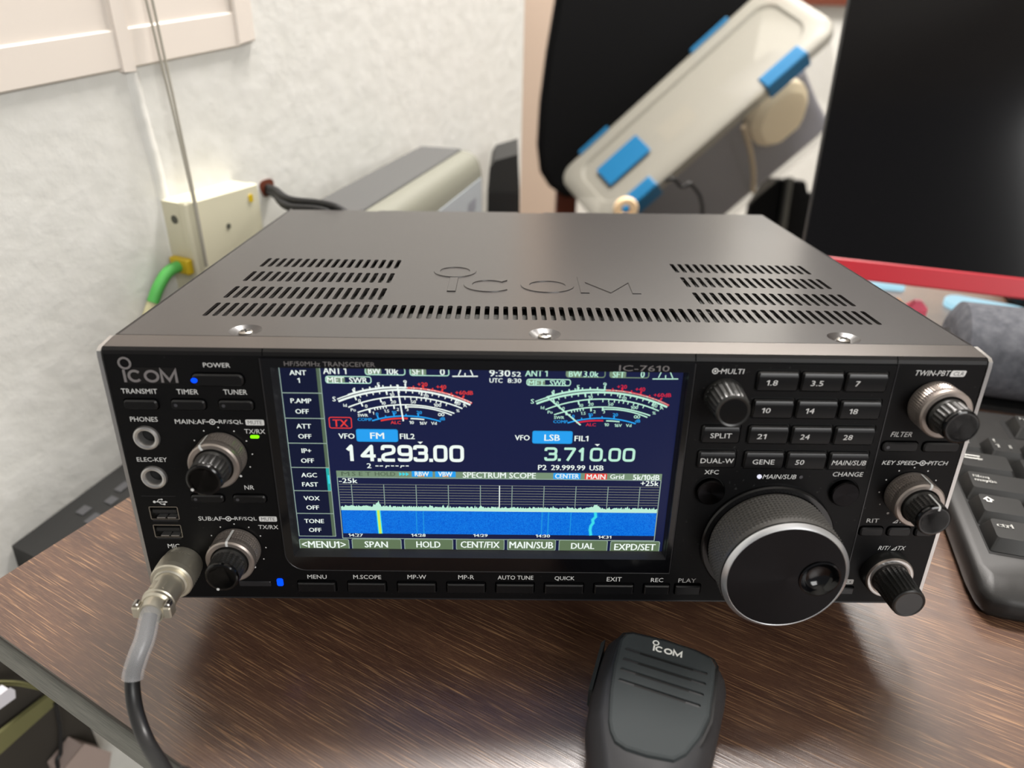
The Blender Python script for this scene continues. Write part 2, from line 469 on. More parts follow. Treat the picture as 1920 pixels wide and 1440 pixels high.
for x in (-120.0, -0.6, 120.0):
    s = MB(TOP)
    s.lathe([(6.45, 0.02), (6.1, -0.15), (3.6, -1.7), (3.0, -1.8)], x, 18.2, 28, 'cover_paint', cap0=False)
    s.lathe([(2.8, -1.8), (2.75, -0.7), (2.2, -0.3), (0.9, -0.2)], x, 18.2, 20, 'steel', cap0=False)
    for a in (0, PI/2):
        c, d = math.cos(a+0.4), math.sin(a+0.4)
        s.add([(x+c*1.9-d*0.35, 18.2+d*1.9+c*0.35, -0.12), (x-c*1.9-d*0.35, 18.2-d*1.9+c*0.35, -0.12), (x-c*1.9+d*0.35, 18.2-d*1.9-c*0.35, -0.12), (x+c*1.9+d*0.35, 18.2+d*1.9-c*0.35, -0.12)], [(0,1,2,3)], 'dark_interior')
    s.build('screw', cover)
s = MB(TOP)
logo(s, -44.2, 74.2, 23.0, -0.05, 'cover_paint', ring=(0.087, 1.52, 0.40), w=0.19, h1=0.45, bev=0.25)
s.build('embossed_mark', cover)
s = MB()
s.box(-165, 165, 14, 262, 114.2, 114.8, 'vent_mesh')
s.build('vent_mesh', radio)
# --- chassis
s = MB()
s.box(-166.8, 166.8, 4, 262, 1.0, 113.5, 'dark_interior')
s.build('chassis', radio)

# --- front panel: plate with cut-outs, printed lettering
holes = []; H = 'print_white'
def hole_rr(box, g=0.45, r=1.0):
    a0, a1, b0, b1 = box; holes.append(rrect(a0-g, a1+g, b0-g, b1+g, r+g, 4))
LENS = [(-109.3, 114.0), (-109.3, 23.5)]+[(-109.3+8.5-8.5*math.cos(R(a)), 24.0-8.5*math.sin(R(a))) for a in (15,30,45,60,75,90)]+[(56.2, 15.3), (56.2, 114.0)]
LENS = list(reversed(LENS)) if False else LENS
small = {   # name: box on the panel, has led
 'power': (-136.1, -116.5, 102.3, 107.2, 1.9), 'transmit': (-164.0, -151.0, 91.9, 95.9, 1.4), 'timer': (-145.8, -132.6, 92.0, 96.1, 1.4), 'tuner': (-127.4, -114.1, 92.0, 96.1, 1.4),
 'nb': (-144.9, -131.6, 49.4, 53.0, 1.4), 'nr': (-127.7, -114.3, 49.4, 53.0, 1.4),
 'filt1': (135.6, 149.9, 76.9, 81.0, 1.5), 'filt2': (152.1, 166.5, 76.9, 81.0, 1.5),
 'rit': (135.1, 144.9, 35.9, 40.1, 1.4), 'dtx': (146.9, 156.7, 35.9, 40.1, 1.4), 'clr': (158.7, 166.6, 35.9, 40.1, 1.4)}
for k, bx_ in small.items(): hole_rr(bx_[:4], 0.5, bx_[4])
row = {'menu': (-105.4, -89.3), 'mscope': (-83.7, -67.4), 'mpw': (-62.0, -45.6), 'mpr': (-40.4, -24.0), 'tune': (-18.9, -2.6), 'quick': (2.4, 19.1), 'exit': (24.2, 41.0), 'rec': (46.1, 56.9), 'play': (59.8, 70.7)}
for k, (a, c) in row.items(): hole_rr((a, c, 3.9, 8.9), 0.6, 0.5)
hole_rr((131.6, 138.7, 4.8, 8.3), 0.4, 0.4)
JACKS = [(-158.2, 79.1), (-158.5, 60.9)]
for c in JACKS: holes.append(circle(c[0], c[1], 5.4, 32))
USB = [(-163.6, -151.4, 40.2, 46.9), (-163.5, -151.5, 31.2, 37.9)]
for u in USB: holes.append(rrect(*u, 0.4, 2))
holes.append([(-105.2, 22.9), (53.5, 22.9), (53.5, 113.9), (-105.2, 113.9)])
s = MB(PANEL)
s.plate([(-168.3, 0), (168.3, 0), (168.3, HP), (-168.3, HP)], holes, -3.0, 0.0, 'black_panel')
s.box(-168.0, 168.0, -0.5, HP-0.5, -4.2, -3.4, 'dark_interior')
h = 0.07
# printed names
P = [('POWER',(-131.2,-121.0,109.7,111.6)),('TRANSMIT',(-164.3,-150.5,98.3,100.4)),('TIMER',(-143.1,-134.8,98.3,100.4)),('TUNER',(-125.1,-116.0,98.4,100.5)),
 ('PHONES',(-163.2,-152.5,86.2,88.3)),('MAIN:AF',(-145.9,-133.9,85.4,87.4)),('RF/SQL',(-128.7,-119.3,85.4,87.4)),('TX/RX',(-119.2,-111.1,81.4,83.4)),
 ('ELEC-KEY',(-164.0,-152.0,68.1,70.1)),('NR',(-122.6,-118.7,55.4,57.4)),('NB',(-140.2,-136.3,55.4,57.4)),('SUB:AF',(-143.8,-133.9,40.0,42.0)),('RF/SQL',(-128.7,-119.5,40.0,42.0)),('TX/RX',(-119.3,-111.0,36.0,38.0)),('MIC',(-158.9,-153.9,25.8,28.0)),
 ('MENU',(-101.2,-92.9,10.2,12.3)),('M.SCOPE',(-81.3,-69.2,10.3,12.4)),('MP-W',(-57.7,-49.6,10.5,12.7)),('MP-R',(-35.6,-28.7,10.6,12.8)),('AUTO TUNE',(-18.4,-2.8,10.6,12.8)),('QUICK',(6.5,15.2,10.2,12.6)),('EXIT',(29.4,35.9,10.1,12.4)),('REC',(48.8,54.2,9.9,12.1)),('PLAY',(60.9,68.6,9.8,12.0)),
 ('RIT',(137.2,142.4,42.1,44.1))]
for t, bx_ in P: s.text(t, bx_, h, H, 0.0)
for t, bx_ in [('TWIN-PBT',(141.2,155.2,109.9,112.1)),('FILTER',(138.1,147.1,83.2,85.4)),('KEY SPEED',(137.5,151.9,70.3,72.2)),('PITCH',(156.3,164.5,70.3,72.2)),('RIT/',(145.2,150.4,28.1,30.2)),('TX',(153.2,157.1,28.1,30.2)),('TX',(150.8,154.4,42.1,44.1))]:
    s.text(t, bx_, h, H, 0.0, shear=0.22)
for (x, z) in ((151.2, 28.15), (148.7, 42.15)):
    s.ribbon([(x, z), (x+1.5, z), (x+1.9, z+1.7)], 0.32, h, H, closed=True)
def ring_sym(x, z, hh=h, dash=True):
    s.ribbon(circle(x, z, 1.05, 20), 0.36, hh, H, closed=True); s.poly(circle(x, z, 0.45, 12), hh, H)
    if dash:
        s.poly([(x-2.5,z-0.18),(x-1.2,z-0.18),(x-1.2,z+0.18),(x-2.5,z+0.18)], hh, H); s.poly([(x+1.2,z-0.18),(x+2.4,z-0.18),(x+2.4,z+0.18),(x+1.2,z+0.18)], hh, H)
ring_sym(-131.3, 86.4); ring_sym(-131.3, 41.0); ring_sym(154.1, 71.25)
for bx_, t in [((-118.3,-111.0,85.1,87.6),'MUTE'),((-118.5,-111.1,39.8,42.3),'MUTE')]:
    s.poly(rrect(*bx_, 0.5), h, H); s.text(t, (bx_[0]+0.9, bx_[1]-0.8, bx_[2]+0.45, bx_[3]-0.45), h+0.05, 'print_dim', 0.01)
cl = [(p[0]+0.22*(p[1]-109.6)-0.2, p[1]) for p in rrect(155.2, 161.0, 109.6, 112.2, 0.6)]
s.poly(cl, h, H); s.text('CLR', (156.2, 160.7, 110.1, 111.7), h+0.05, 'print_dim', 0.01, shear=0.22)
# usb trident
s.ribbon([(-160.6, 49.0), (-156.0, 49.0)], 0.34, h, H); s.poly(circle(-160.6, 49.0, 0.6, 12), h, H)
s.poly([(-156.2, 49.5), (-155.1, 49.0), (-156.2, 48.5)], h, H)
s.ribbon([(-159.6, 49.0), (-158.6, 50.2), (-157.4, 50.2)], 0.3, h, H); s.poly(circle(-157.4, 50.2, 0.42, 10), h, H)
s.ribbon([(-158.9, 49.0), (-157.9, 47.9), (-156.9, 47.9)], 0.3, h, H); s.poly([(-157.1,47.5),(-156.3,47.5),(-156.3,48.3),(-157.1,48.3)], h, H)
s.ribbon([(-165.5, 51.8), (-151.5, 51.8)], 0.25, h, 'bevel_black')
# scale dots around the dual knobs
KNOBS = {'main': (-129.3, 72.1), 'sub': (-129.3, 26.5), 'twin': (151.4, 98.0), 'key': (151.3, 57.2), 'rit': (150.7, 17.0), 'multi': (68.7, 100.2)}
for k in ('main', 'sub', 'key'):
    cx, cz = KNOBS[k]
    for a in range(-150, 151, 30):
        s.poly(circle(cx+11.9*math.sin(R(a)), cz+11.9*math.cos(R(a)), 0.55 if abs(a) == 150 else 0.3, 10), h, H)
# lock label half hidden by the big dial
s.poly(rrect(132.0, 138.2, 9.6, 12.2, 0.5), h, H); s.text('LOCK', (132.8, 137.5, 10.1, 11.7), h+0.05, 'print_dim', 0.01)
s.box(133.9, 134.3, 16.0, 114.4, 0.0, 0.5, 'bevel_black')
panel = s.build('front_panel', radio)

# front badge
s = MB(PANEL)
s.prism([(-161.4,102.7),(-141.6,102.7),(-142.0,109.3),(-158.0,109.3),(-160.9,107.6)], 0.0, 0.12, 'black_band')
logo(s, -162.2, 103.2, 5.15, 0.1, 'print_grey', sx=1.0, w=0.2, ring=(0.28, 1.52, 0.42), h1=0.3, bev=0.05)
s.build('brand_badge', panel)

# top bezel: dark band, then bright bevelled metal strip
s = MB(lambda a, b, hh: (hh, a, b))
prof = [(0.0, HP-0.05), (0.35, 116.1), (1.5, 117.25)]
for a, c in ((-168.3, -108.6), (-108.2, 56.0), (56.4, 133.6), (134.0, 168.3)):
    for i in range(2):
        (y0, z0), (y1, z1) = prof[i], prof[i+1]
        s.add([(y0,z0,a),(y1,z1,a),(y1,z1,c),(y0,z0,c)], [(0,1,2,3)], 'black_band', True)
    s.add([(y, z, a) for y, z in prof]+[(3.2,117.25,a),(3.2,HP,a)], [tuple(range(5))], 'black_band')
    s.add([(y, z, c) for y, z in prof]+[(3.2,117.25,c),(3.2,HP,c)], [tuple(range(5))], 'black_band')
s.add([(1.5,117.25,-168.3),(11.5,118.2,-168.3),(11.5,118.2,168.3),(1.5,117.25,168.3)], [(0,1,2,3)], 'bezel_metal')
s.add([(2.0,116.6,-168.3),(2.0,116.6,168.3),(2.0,113,168.3),(2.0,113,-168.3)], [(0,1,2,3)], 'dark_interior')
s.build('top_bezel', radio, recalc=False)
# side trims
for sx in (-1, 1):
    s = MB()
    pf = [(11.0, 118.0), (1.2, 117.0), (-0.2, 115.9), (-0.5, 113.6), (0.6, 1.0), (1.6, 0.0), (3.0, 0.0), (3.4, 112.5), (11.0, 115.5)]
    x0, x1 = sx*168.7, sx*170.2
    A = [(x0, y, z) for y, z in pf]; B = [(x1, y, z) for y, z in pf]
    s.loft([A, B], 'aluminium', False)
    s.build('side_trim', radio)
# bottom lip and feet
s = MB(); s.box(-168.3, 168.3, 0.2, 6, -0.9, 0.0, 'bevel_black'); s.build('bottom_lip', radio)
for x in (-120, 120):
    s = MB(); s.lathe([(7, 1.2), (8, 0), (8.6, -21.5), (8.0, -22.4)], x, 44, 24, 'plastic_black'); s.build('front_foot', radio)
for x in (-120, 120):
    s = MB(); s.lathe([(9, 1.2), (9, 0), (9, -6.6), (8.5, -6.9)], x, 240, 24, 'plastic_black'); s.build('rear_foot', radio)

# --- small buttons
for k, (a0, a1, b0, b1, r) in small.items():
    s = MB(PANEL)
    s.prism(rrect(a0, a1, b0, b1, r, 5), -2.5, 1.3, 'button_black', 0.55, 'key_edge')
    ob = s.build('push_button', panel)
    if k in ('timer', 'tuner', 'nb', 'nr', 'filt1'):
        s = MB(PANEL); s.prism(circle(a0+2.0, (b0+b1)/2, 0.7, 14), 1.25, 1.36, 'led_off'); s.build('indicator_light', ob)
    if k == 'power':
        s = MB(PANEL); s.prism(circle(-135.0, 104.75, 1.25, 18, ry=1.05), 1.2, 1.5, 'led_blue'); o2 = s.build('indicator_light', ob); o2['label'] = 'glowing blue power light'
s = MB(PANEL)
for bx_ in ((-137, -117, 97.0, 97.35), (-166, -113, 90.3, 90.6)):
    pass
s = MB(PANEL); s.prism(rrect(-117.2, -113.7, 79.4, 80.7, 0.6), 0.0, 0.35, 'led_green'); o2 = s.build('indicator_light', panel); o2['label'] = 'glowing green bar light'
s = MB(PANEL); s.prism(rrect(-114.7, -112.0, 6.3, 10.2, 0.8), 0.0, 0.35, 'led_blue'); o2 = s.build('indicator_light', panel); o2['label'] = 'glowing blue slot light'
s = MB(PANEL); s.prism(rrect(-131.2, -117.4, 6.0, 8.7, 0.5), -0.2, 0.5, 'bevel_black', 0.3); s.build('card_slot_cover', panel)
s = MB(PANEL); s.prism(circle(88.1, 64.5, 0.95, 18), 0.6, 1.0, 'led_white'); o2 = s.build('indicator_light', panel); o2['label'] = 'lit white dot light'
s = MB(PANEL); s.prism(circle(105.2, 64.5, 0.75, 18), 0.6, 0.9, 'led_off'); s.build('indicator_light', panel)

# --- bottom row of function buttons
for k, (a, c) in row.items():
    s = MB(PANEL)
    s.prism([(a, 4.0), (c, 4.0), (c, 8.8), (a, 8.8)], -2.5, 1.6, 'button_black', 0.5, 'key_edge')
    s.build('function_button', panel)
s = MB(PANEL); s.prism(rrect(131.6, 138.7, 4.8, 8.3, 0.4), -2.5, 1.2, 'key_edge', 0.4); s.build('function_button', panel)

# --- jacks and usb ports
for c in JACKS:
    s = MB(PANEL)
    s.lathe([(5.3, -1.5), (5.3, 0.3), (5.0, 0.9), (4.3, 1.2), (3.5, 0.9), (3.1, 0.2), (3.0, -2.9)], c[0], c[1], 40, 'aluminium', cap0=False, cap1=False)
    s.build('headphone_jack' if c is JACKS[0] else 'key_jack', panel)
for a0, a1, b0, b1 in USB:
    s = MB(PANEL)
    s.ribbon(rrect(a0+0.3, a1-0.3, b0+0.3, b1-0.3, 0.4, 2), 0.6, -2.9, 'steel', True, h1=0.15, bev=0.1)
    s.box(a0+1.2, a1-1.2, b1-3.6, b1-2.0, -2.9, -0.4, 'plastic_black')
    for x in (a0+2.6, a1-5.2): s.box(x, x+3.4, b0+0.7, b0+1.1, -2.9, -0.1, 'aluminium')
    s.box(a0+0.9, a1-0.9, b0-0.4, b0, 0.0, 0.5, 'bevel_black')
    s.build('usb_port', panel)

# --- display lens and keypad fascia
opening = [(-105.6, 22.6), (53.9, 22.6), (53.9, 110.3), (-105.6, 110.3)]
s = MB(PANEL)
s.plate(LENS, [opening], 0.0, 1.0, 'gloss_black')
s.ribbon([(p[0], p[1]) for p in LENS], 0.5, 0.98, 'bevel_black', h1=1.12, bev=0.15)
s.text('HF/50MHz TRANSCEIVER', (-100.2, -65.8, 111.1, 113.0), 1.06, 'print_grey', 0.008)
s.text('IC-7610', (27.0, 46.3, 110.7, 113.1), 1.06, 'print_grey', 0.006)
SL, SR, SB_, ST = -103.9, 52.8, 24.2, 113.6
# bevelled walls from the opening down to the screen
def wall(p, q, a, b, m):
    s.add([(p[0],p[1],1.0),(q[0],q[1],1.0),(b[0],b[1],-2.9),(a[0],a[1],-2.9)], [(0,1,2,3)], m)
wall((-105.6,110.3),(-105.6,22.6),(SL,112.0),(SL,SB_),'bevel_black')
wall((53.9,22.6),(53.9,110.3),(SR,SB_),(SR,112.0),'bevel_black')
wall((-105.6,22.6),(53.9,22.6),(SL,SB_),(SR,SB_),'bevel_black')
lens = s.build('display_lens', radio, recalc=False)

s = MB(PANEL)
kh = []
KX = (88.35, 105.55, 122.7); KZ = (107.4, 95.6, 84.15, 72.6)
KEYS = [('1.8',0,0),('3.5',1,0),('7',2,0),('10',0,1),('14',1,1),('18',2,1),('21',0,2),('24',1,2),('28',2,2),('GENE',0,3),('50',1,3),('MAIN/SUB',2,3)]
kb = [(KX[i]-8.0, KX[i]+8.0, KZ[j]-4.0, KZ[j]+4.0, t) for t, i, j in KEYS]+[(61.9, 77.0, 80.3, 88.0, 'SPLIT'), (61.7, 76.9, 68.9, 76.6, 'DUAL-W')]
for a0, a1, b0, b1, t in kb: kh.append(rrect(a0-0.6, a1+0.6, b0-0.6, b1+0.6, 1.2))
for c in ((68.6, 57.6), (124.1, 57.5)): kh.append(circle(c[0], c[1], 6.3, 30))
kp = [(56.7, 15.3), (133.6, 15.3), (133.6, 114.0), (56.7, 114.0)]
s.plate(kp, kh, 0.0, 0.6, 'black_panel')
s.box(57.0, 133.0, 52.0, 113.0, 0.0, 0.12, 'dark_interior')
h2 = 0.66
s.text('MULTI', (66.2, 75.2, 109.9, 112.0), h2, H, 0.0, shear=0.12); ring_sym(64.0, 111.0, h2, False); s.ribbon([(65.1, 111.0), (66.1, 111.0)], 0.3, h2, H)
s.text('XFC', (65.4, 71.2, 65.3, 67.3), h2, H, 0.0)
s.text('MAIN/SUB', (89.5, 103.6, 63.4, 65.5), h2, H, 0.0, shear=0.2)
s.text('CHANGE', (118.0, 130.6, 64.9, 67.0), h2, H, 0.0, shear=0.12)
fascia = s.build('keypad_fascia', radio)
for a0, a1, b0, b1, t in kb:
    s = MB(PANEL)
    o = rrect(a0, a1, b0, b1, 1.0, 3); i_ = [(p[0], p[1]-0.0) for p in inset(o, 0.4)]
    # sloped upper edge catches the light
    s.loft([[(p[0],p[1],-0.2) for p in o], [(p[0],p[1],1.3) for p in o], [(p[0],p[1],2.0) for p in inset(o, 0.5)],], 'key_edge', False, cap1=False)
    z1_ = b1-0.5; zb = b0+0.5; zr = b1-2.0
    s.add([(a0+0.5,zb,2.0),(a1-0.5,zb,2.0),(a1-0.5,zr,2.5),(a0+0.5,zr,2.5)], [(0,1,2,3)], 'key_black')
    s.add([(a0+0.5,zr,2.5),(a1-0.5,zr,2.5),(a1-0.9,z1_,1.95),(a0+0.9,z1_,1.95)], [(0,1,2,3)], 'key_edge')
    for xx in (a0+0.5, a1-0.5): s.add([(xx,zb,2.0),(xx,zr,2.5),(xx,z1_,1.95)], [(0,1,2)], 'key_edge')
    hb = lambda b: 2.06+0.5*(b-zb)/(zr-zb)
    ital = 0.2 if t in ('MAIN/SUB',) else (0.12 if t[0].isdigit() else 0.0)
    if t == 'MAIN/SUB': tb = (a0+1.0, a1-0.8)
    elif t in ('SPLIT',): tb = (a0+3.2, a1-3.4)
    elif t == 'DUAL-W': tb = (a0+0.9, a1-0.9)
    else:
        wd = {'1.8':4.6,'3.5':5.0,'7':2.0,'10':3.7,'14':3.7,'18':3.6,'21':3.8,'24':3.9,'28':3.9,'GENE':8.8,'50':3.8}[t]
        tb = (a0+3.3, a0+3.3+wd)
    zt = b0+2.6
    s.text(t, (tb[0], tb[1], zt, zt+2.2), hb(zt+1.1)+0.06, H, 0.0, shear=ital)
    s.build('band_key', fascia)
for c in ((68.6, 57.6), (124.1, 57.5)):
    s = MB(PANEL); s.lathe([(5.75, -0.2), (5.75, 2.6), (5.3, 3.1), (0.05, 2.9)], c[0], c[1], 40, 'dial_brushed'); s.build('round_button', fascia, origin=(c[0], -2, c[1]))

# ------------------------------------------------------------------ knobs
def dual_knob(name, c, face, inner_front, pointer=None, inner_ptr=None, ro=10.1, ang_body=0):
    cx, cz = c
    s = MB(PANEL)
    n = 120
    hs = [0.3, 0.9, 1.7]+[2.0+0.62*i for i in range(int((face-3.2-2.0)/0.62)+1)]
    prof = [(ro-0.6, 0.2), (ro-0.1, 0.6), (ro-0.1, 1.6)]
    k0 = len(prof)
    for z in hs[3:]: prof.append((ro-0.25, z))
    k1 = len(prof)
    prof += [(ro-0.05, face-2.2), (ro-0.1, face-0.6), (ro-0.7, face), (7.9, face-0.1), (7.6, face-0.6), (7.5, 4.0)]
    def disp(k, i):
        if k0 <= k < k1: return 0.26 if (i % 2 == 0 and (k-k0) % 2 == 0) else -0.12
        return 0.0
    s.lathe(prof, cx, cz, n, 'knob_silver', disp, cap0=False)
    ob = s.build(name, panel, ang=16)
    if pointer is not None:
        p = MB(PANEL); a = R(pointer); ca, sa = math.sin(a), math.cos(a); w = 0.5
        def Q(r, hh): return [(cx+r*ca+w*sa, cz+r*sa-w*ca, hh), (cx+r*ca-w*sa, cz+r*sa+w*ca, hh)]
        V = Q(ro+0.05, 1.8)+Q(ro+0.12, face-0.6)+Q(ro-0.65, face+0.12)+Q(8.0, face+0.02)
        p.add(V, [(0,1,3,2),(2,3,5,4),(4,5,7,6)], 'print_white'); p.build('pointer_mark', ob, recalc=False)
    s = MB(PANEL)
    n = 72; f = inner_front
    prof = [(7.2, 3.5), (7.2, face+0.6), (6.75, face+1.6)]
    k0 = len(prof); z = face+1.9
    while z < f-2.2: prof.append((6.75-0.25*(z-face)/(f-face), z)); z += 0.55
    k1 = len(prof)
    prof += [(6.6, f-1.9), (6.75, f-1.0), (6.5, f-0.3), (6.0, f), (5.5, f-0.05)]
    ms = ['knob_black']*(k1)+['knob_cap']*(len(prof)-k1)
    def disp2(k, i):
        if k0 <= k < k1: return (0.22 if i % 3 == 0 else -0.1)+(0.1 if (k-k0) % 2 else 0)
        return 0.0
    s.lathe(prof, cx, cz, n, 'knob_black', disp2, ms=ms, cap0=False)
    s.poly(circle(cx, cz, 5.5, 40), f-0.05, 'knob_cap')
    ik = s.build('inner_knob', ob, ang=16)
    if inner_ptr is not None:
        kind, a = inner_ptr; a = R(a); ca, sa = math.sin(a), math.cos(a); w = 0.42
        p = MB(PANEL)
        if kind == 'dot': p.prism(circle(cx+6.1*ca, cz+6.1*sa, 0.6, 12), f-0.3, f+0.08, 'print_white')
        else:
            def Q(r, hh): return [(cx+r*ca+w*sa, cz+r*sa-w*ca, hh), (cx+r*ca-w*sa, cz+r*sa+w*ca, hh)]
            V = Q(7.05, face+1.9)+Q(6.9, f-1.0)+Q(6.65, f-0.25)+Q(6.0, f+0.1)+Q(4.9, f+0.1)
            p.add(V, [(0,1,3,2),(2,3,5,4),(4,5,7,6),(6,7,9,8)], 'print_white')
        p.build('pointer_mark', ik, recalc=False)
    return ob
dual_knob('volume_knob', KNOBS['main'], 10.5, 20.8, pointer=-24, inner_ptr=('dot', -130))
dual_knob('volume_knob', KNOBS['sub'], 10.5, 20.2, pointer=0, inner_ptr=('dot', -160))
dual_knob('filter_knob', KNOBS['twin'], 10.5, 20.6)
dual_knob('keyer_knob', KNOBS['key'], 10.5, 20.9, pointer=14, inner_ptr=('line', 6))

# offset knob: low silver-rimmed skirt with a long black fluted knob
cx, cz = KNOBS['rit']
s = MB(PANEL)
s.lathe([(10.6, 0.0), (10.5, 3.2), (10.2, 4.6), (9.7, 5.4), (8.6, 5.6), (7.9, 5.3)], cx, cz, 60, 'knob_black', ms=['knob_black','knob_black','knob_silver','aluminium','knob_silver','knob_black'], cap0=False)
ob = s.build('offset_knob', panel)
def flute_knob(name, parent, cx, cz, h0, f, r0, r1, n=72):
    s = MB(PANEL); prof = [(r0+0.3, h0), (r0+0.3, h0+0.6), (r0, h0+1.6)]; k0 = len(prof); z = h0+2.0
    while z < f-1.6: prof.append((r0+(r1-r0)*(z-h0)/(f-h0), z)); z += 0.55
    k1 = len(prof); prof += [(r1, f-1.2), (r1+0.05, f-0.5), (r1-0.5, f), (r1-1.2, f-0.25)]
    s.lathe(prof, cx, cz, n, 'knob_black', lambda k, i: ((0.2 if i % 3 == 0 else -0.12)+(0.08 if (k-k0) % 2 else 0)) if k0 <= k < k1 else 0.0, cap0=False, cap1=False)
    s.poly(circle(cx, cz, r1-1.15, 40), f-0.25, 'knob_cap')
    return s.build(name, parent, ang=16)
flute_knob('inner_knob', ob, cx, cz, 4.5, 21.6, 7.4, 6.7)
cx, cz = KNOBS['multi']
flute_knob('multi_knob', fascia, cx, cz, 0.6, 14.2, 7.6, 6.45)

# big tuning dial
DX, DZ = 96.0, 32.4
s = MB(PANEL)
s.lathe([(28.2, 0.3), (28.2, 2.0), (27.6, 2.6), (25.6, 2.7)], DX, DZ, 96, 'dial_collar_black', cap0=False, cap1=False)
dial = s.build('tuning_dial', panel, origin=(DX, -12, DZ))
s = MB(PANEL)
n = 200; prof = [(25.0, 2.4), (25.1, 3.6)]; k0 = len(prof)
z = 4.2
while z < 21.5: prof.append((25.25+0.02*z, z)); z += 0.8
k1 = len(prof); prof += [(25.4, 22.3), (25.3, 22.8)]
s.lathe(prof, DX, DZ, n, 'dial_rubber', lambda k, i: (0.38 if ((i % 2) == 0 and (k-k0) % 2 == 0) else -0.12) if k0 <= k < k1 else 0.0, cap0=False, cap1=False)
o2 = s.build('rubber_grip', dial, ang=12); o2.location -= Vector((DX, -12, DZ))*MM
s = MB(PANEL)
s.lathe([(25.3, 22.4), (25.6, 23.1), (25.4, 23.7), (23.6, 25.2), (23.4, 25.0)], DX, DZ, 128, 'chrome', ms=['knob_cap','knob_cap','rim_silver','rim_silver','knob_cap'], cap0=False, cap1=False)
o2 = s.build('chrome_rim', dial); o2.location -= Vector((DX, -12, DZ))*MM
s = MB(PANEL)
FX, FZ = DX+13.4, DZ+0.0
s.plate(circle(DX, DZ, 23.5, 96), [circle(FX, FZ, 8.3, 48)], 24.4, 25.0, 'dial_brushed')
o2 = s.build('dial_face', dial, origin=(DX, -25.0, DZ)); o2.location -= Vector((DX, -12, DZ))*MM
s = MB(PANEL)
s.lathe([(8.4, 24.9), (8.3, 25.5), (7.6, 25.7), (7.1, 25.2), (6.6, 23.6), (5.2, 22.0), (3.0, 21.2), (0.1, 20.9)], FX, FZ, 48, 'gloss_black', cap0=False)
o2 = s.build('finger_dimple', dial); o2.location -= Vector((DX, -12, DZ))*MM

# ------------------------------------------------------------------ the colour screen
s = MB(SCREEN)
s.prism([(SL-1.0, SB_-1.2), (SR+1.0, SB_-1.2), (SR+1.0, ST), (SL-1.0, ST)], -0.6, 0.0, 'lcd_navy')
h = 0.06
Wt = 'lcd_white'
def T(mb, t, box, m=Wt, bold=0.015, shear=0.0, hh=0.09): mb.text(t, box, hh, m, bold, shear)
screen = s
# top status lines
T(s, 'ANT 1', (-86.66, -77.83, 106.32, 109.00)); T(s, 'ANT 1', (-8.57, 0.02, 106.34, 108.93), 'lcd_mint')
def pill(mb, box, tagbox, m_line, m_tag, t1, t1box, t2, t2box, m_t):
    mb.frame(*box, 0.38, 0.07, m_line, 0.9); mb.poly(rrect(*tagbox, 0.7), 0.05, m_tag)
    T(mb, t1, t1box, m_t); T(mb, t2, t2box, m_t)
pill(s, (-70.65, -55.00, 106.01, 109.26), (-70.34, -64.27, 106.18, 108.98), 'lcd_mint', 'lcd_sage', 'BW', (-69.30, -64.56, 106.52, 108.99), '10k', (-62.72, -57.67, 106.39, 109.08), Wt)
pill(s, (-53.36, -38.00, 105.90, 109.27), (-53.05, -46.97, 106.07, 108.99), 'lcd_mint', 'lcd_sage', 'SFT', (-52.33, -47.38, 106.41, 108.99), '0', (-41.61, -39.76, 106.31, 109.00), Wt)
pill(s, (7.17, 22.60, 106.03, 109.41), (7.48, 13.38, 106.20, 109.13), 'lcd_sage', 'lcd_sage', 'BW', (8.41, 13.38, 106.32, 108.80), '3.0k', (14.11, 19.92, 106.29, 108.88), 'lcd_mint')
pill(s, (24.17, 39.62, 106.04, 109.41), (24.48, 30.60, 106.20, 109.13), 'lcd_sage', 'lcd_sage', 'SFT', (25.43, 29.99, 106.21, 108.80), '0', (36.31, 37.77, 106.33, 109.03), 'lcd_mint')
pill(s, (-86.17, -68.29, 102.31, 105.49), (-85.86, -78.63, 102.48, 105.19), 'lcd_mint', 'lcd_sage', 'MET', (-85.45, -78.94, 102.59, 104.97), 'SWR', (-76.88, -69.95, 102.59, 104.97), Wt)
pill(s, (-8.06, 9.32, 102.32, 105.28), (-7.75, -0.78, 102.48, 104.99), 'lcd_mint', 'lcd_sage', 'MET', (-7.22, -0.98, 102.37, 104.65), 'SWR', (1.10, 7.56, 102.48, 104.76), 'lcd_mint')
s.ribbon([(-36.90, 105.91), (-26.97, 106.04)], 0.5, h, Wt); s.ribbon([(-34.51, 106.28), (-33.45, 108.99), (-29.95, 109.03), (-28.93, 106.35)], 0.45, h, Wt); s.ribbon([(-31.93, 106.09), (-31.92, 107.33)], 0.45, h, Wt)
s.ribbon([(41.06, 105.82), (51.06, 105.95)], 0.45, h, 'lcd_mint'); s.ribbon([(43.31, 106.30), (44.28, 109.13)], 0.4, h, 'lcd_mint'); s.ribbon([(47.62, 108.95), (48.94, 106.26)], 0.4, h, 'lcd_mint'); s.ribbon([(46.13, 106.22), (46.00, 107.47)], 0.4, h, 'lcd_mint')
# clock
T(s, '9:30', (-22.48, -14.46, 106.09, 108.85), bold=0.03); T(s, '52', (-13.73, -10.28, 106.13, 108.15), bold=0.02); T(s, 'UTC', (-22.40, -17.42, 103.42, 105.34), bold=0.02); T(s, '8:30', (-15.35, -10.05, 103.44, 105.33), bold=0.02)
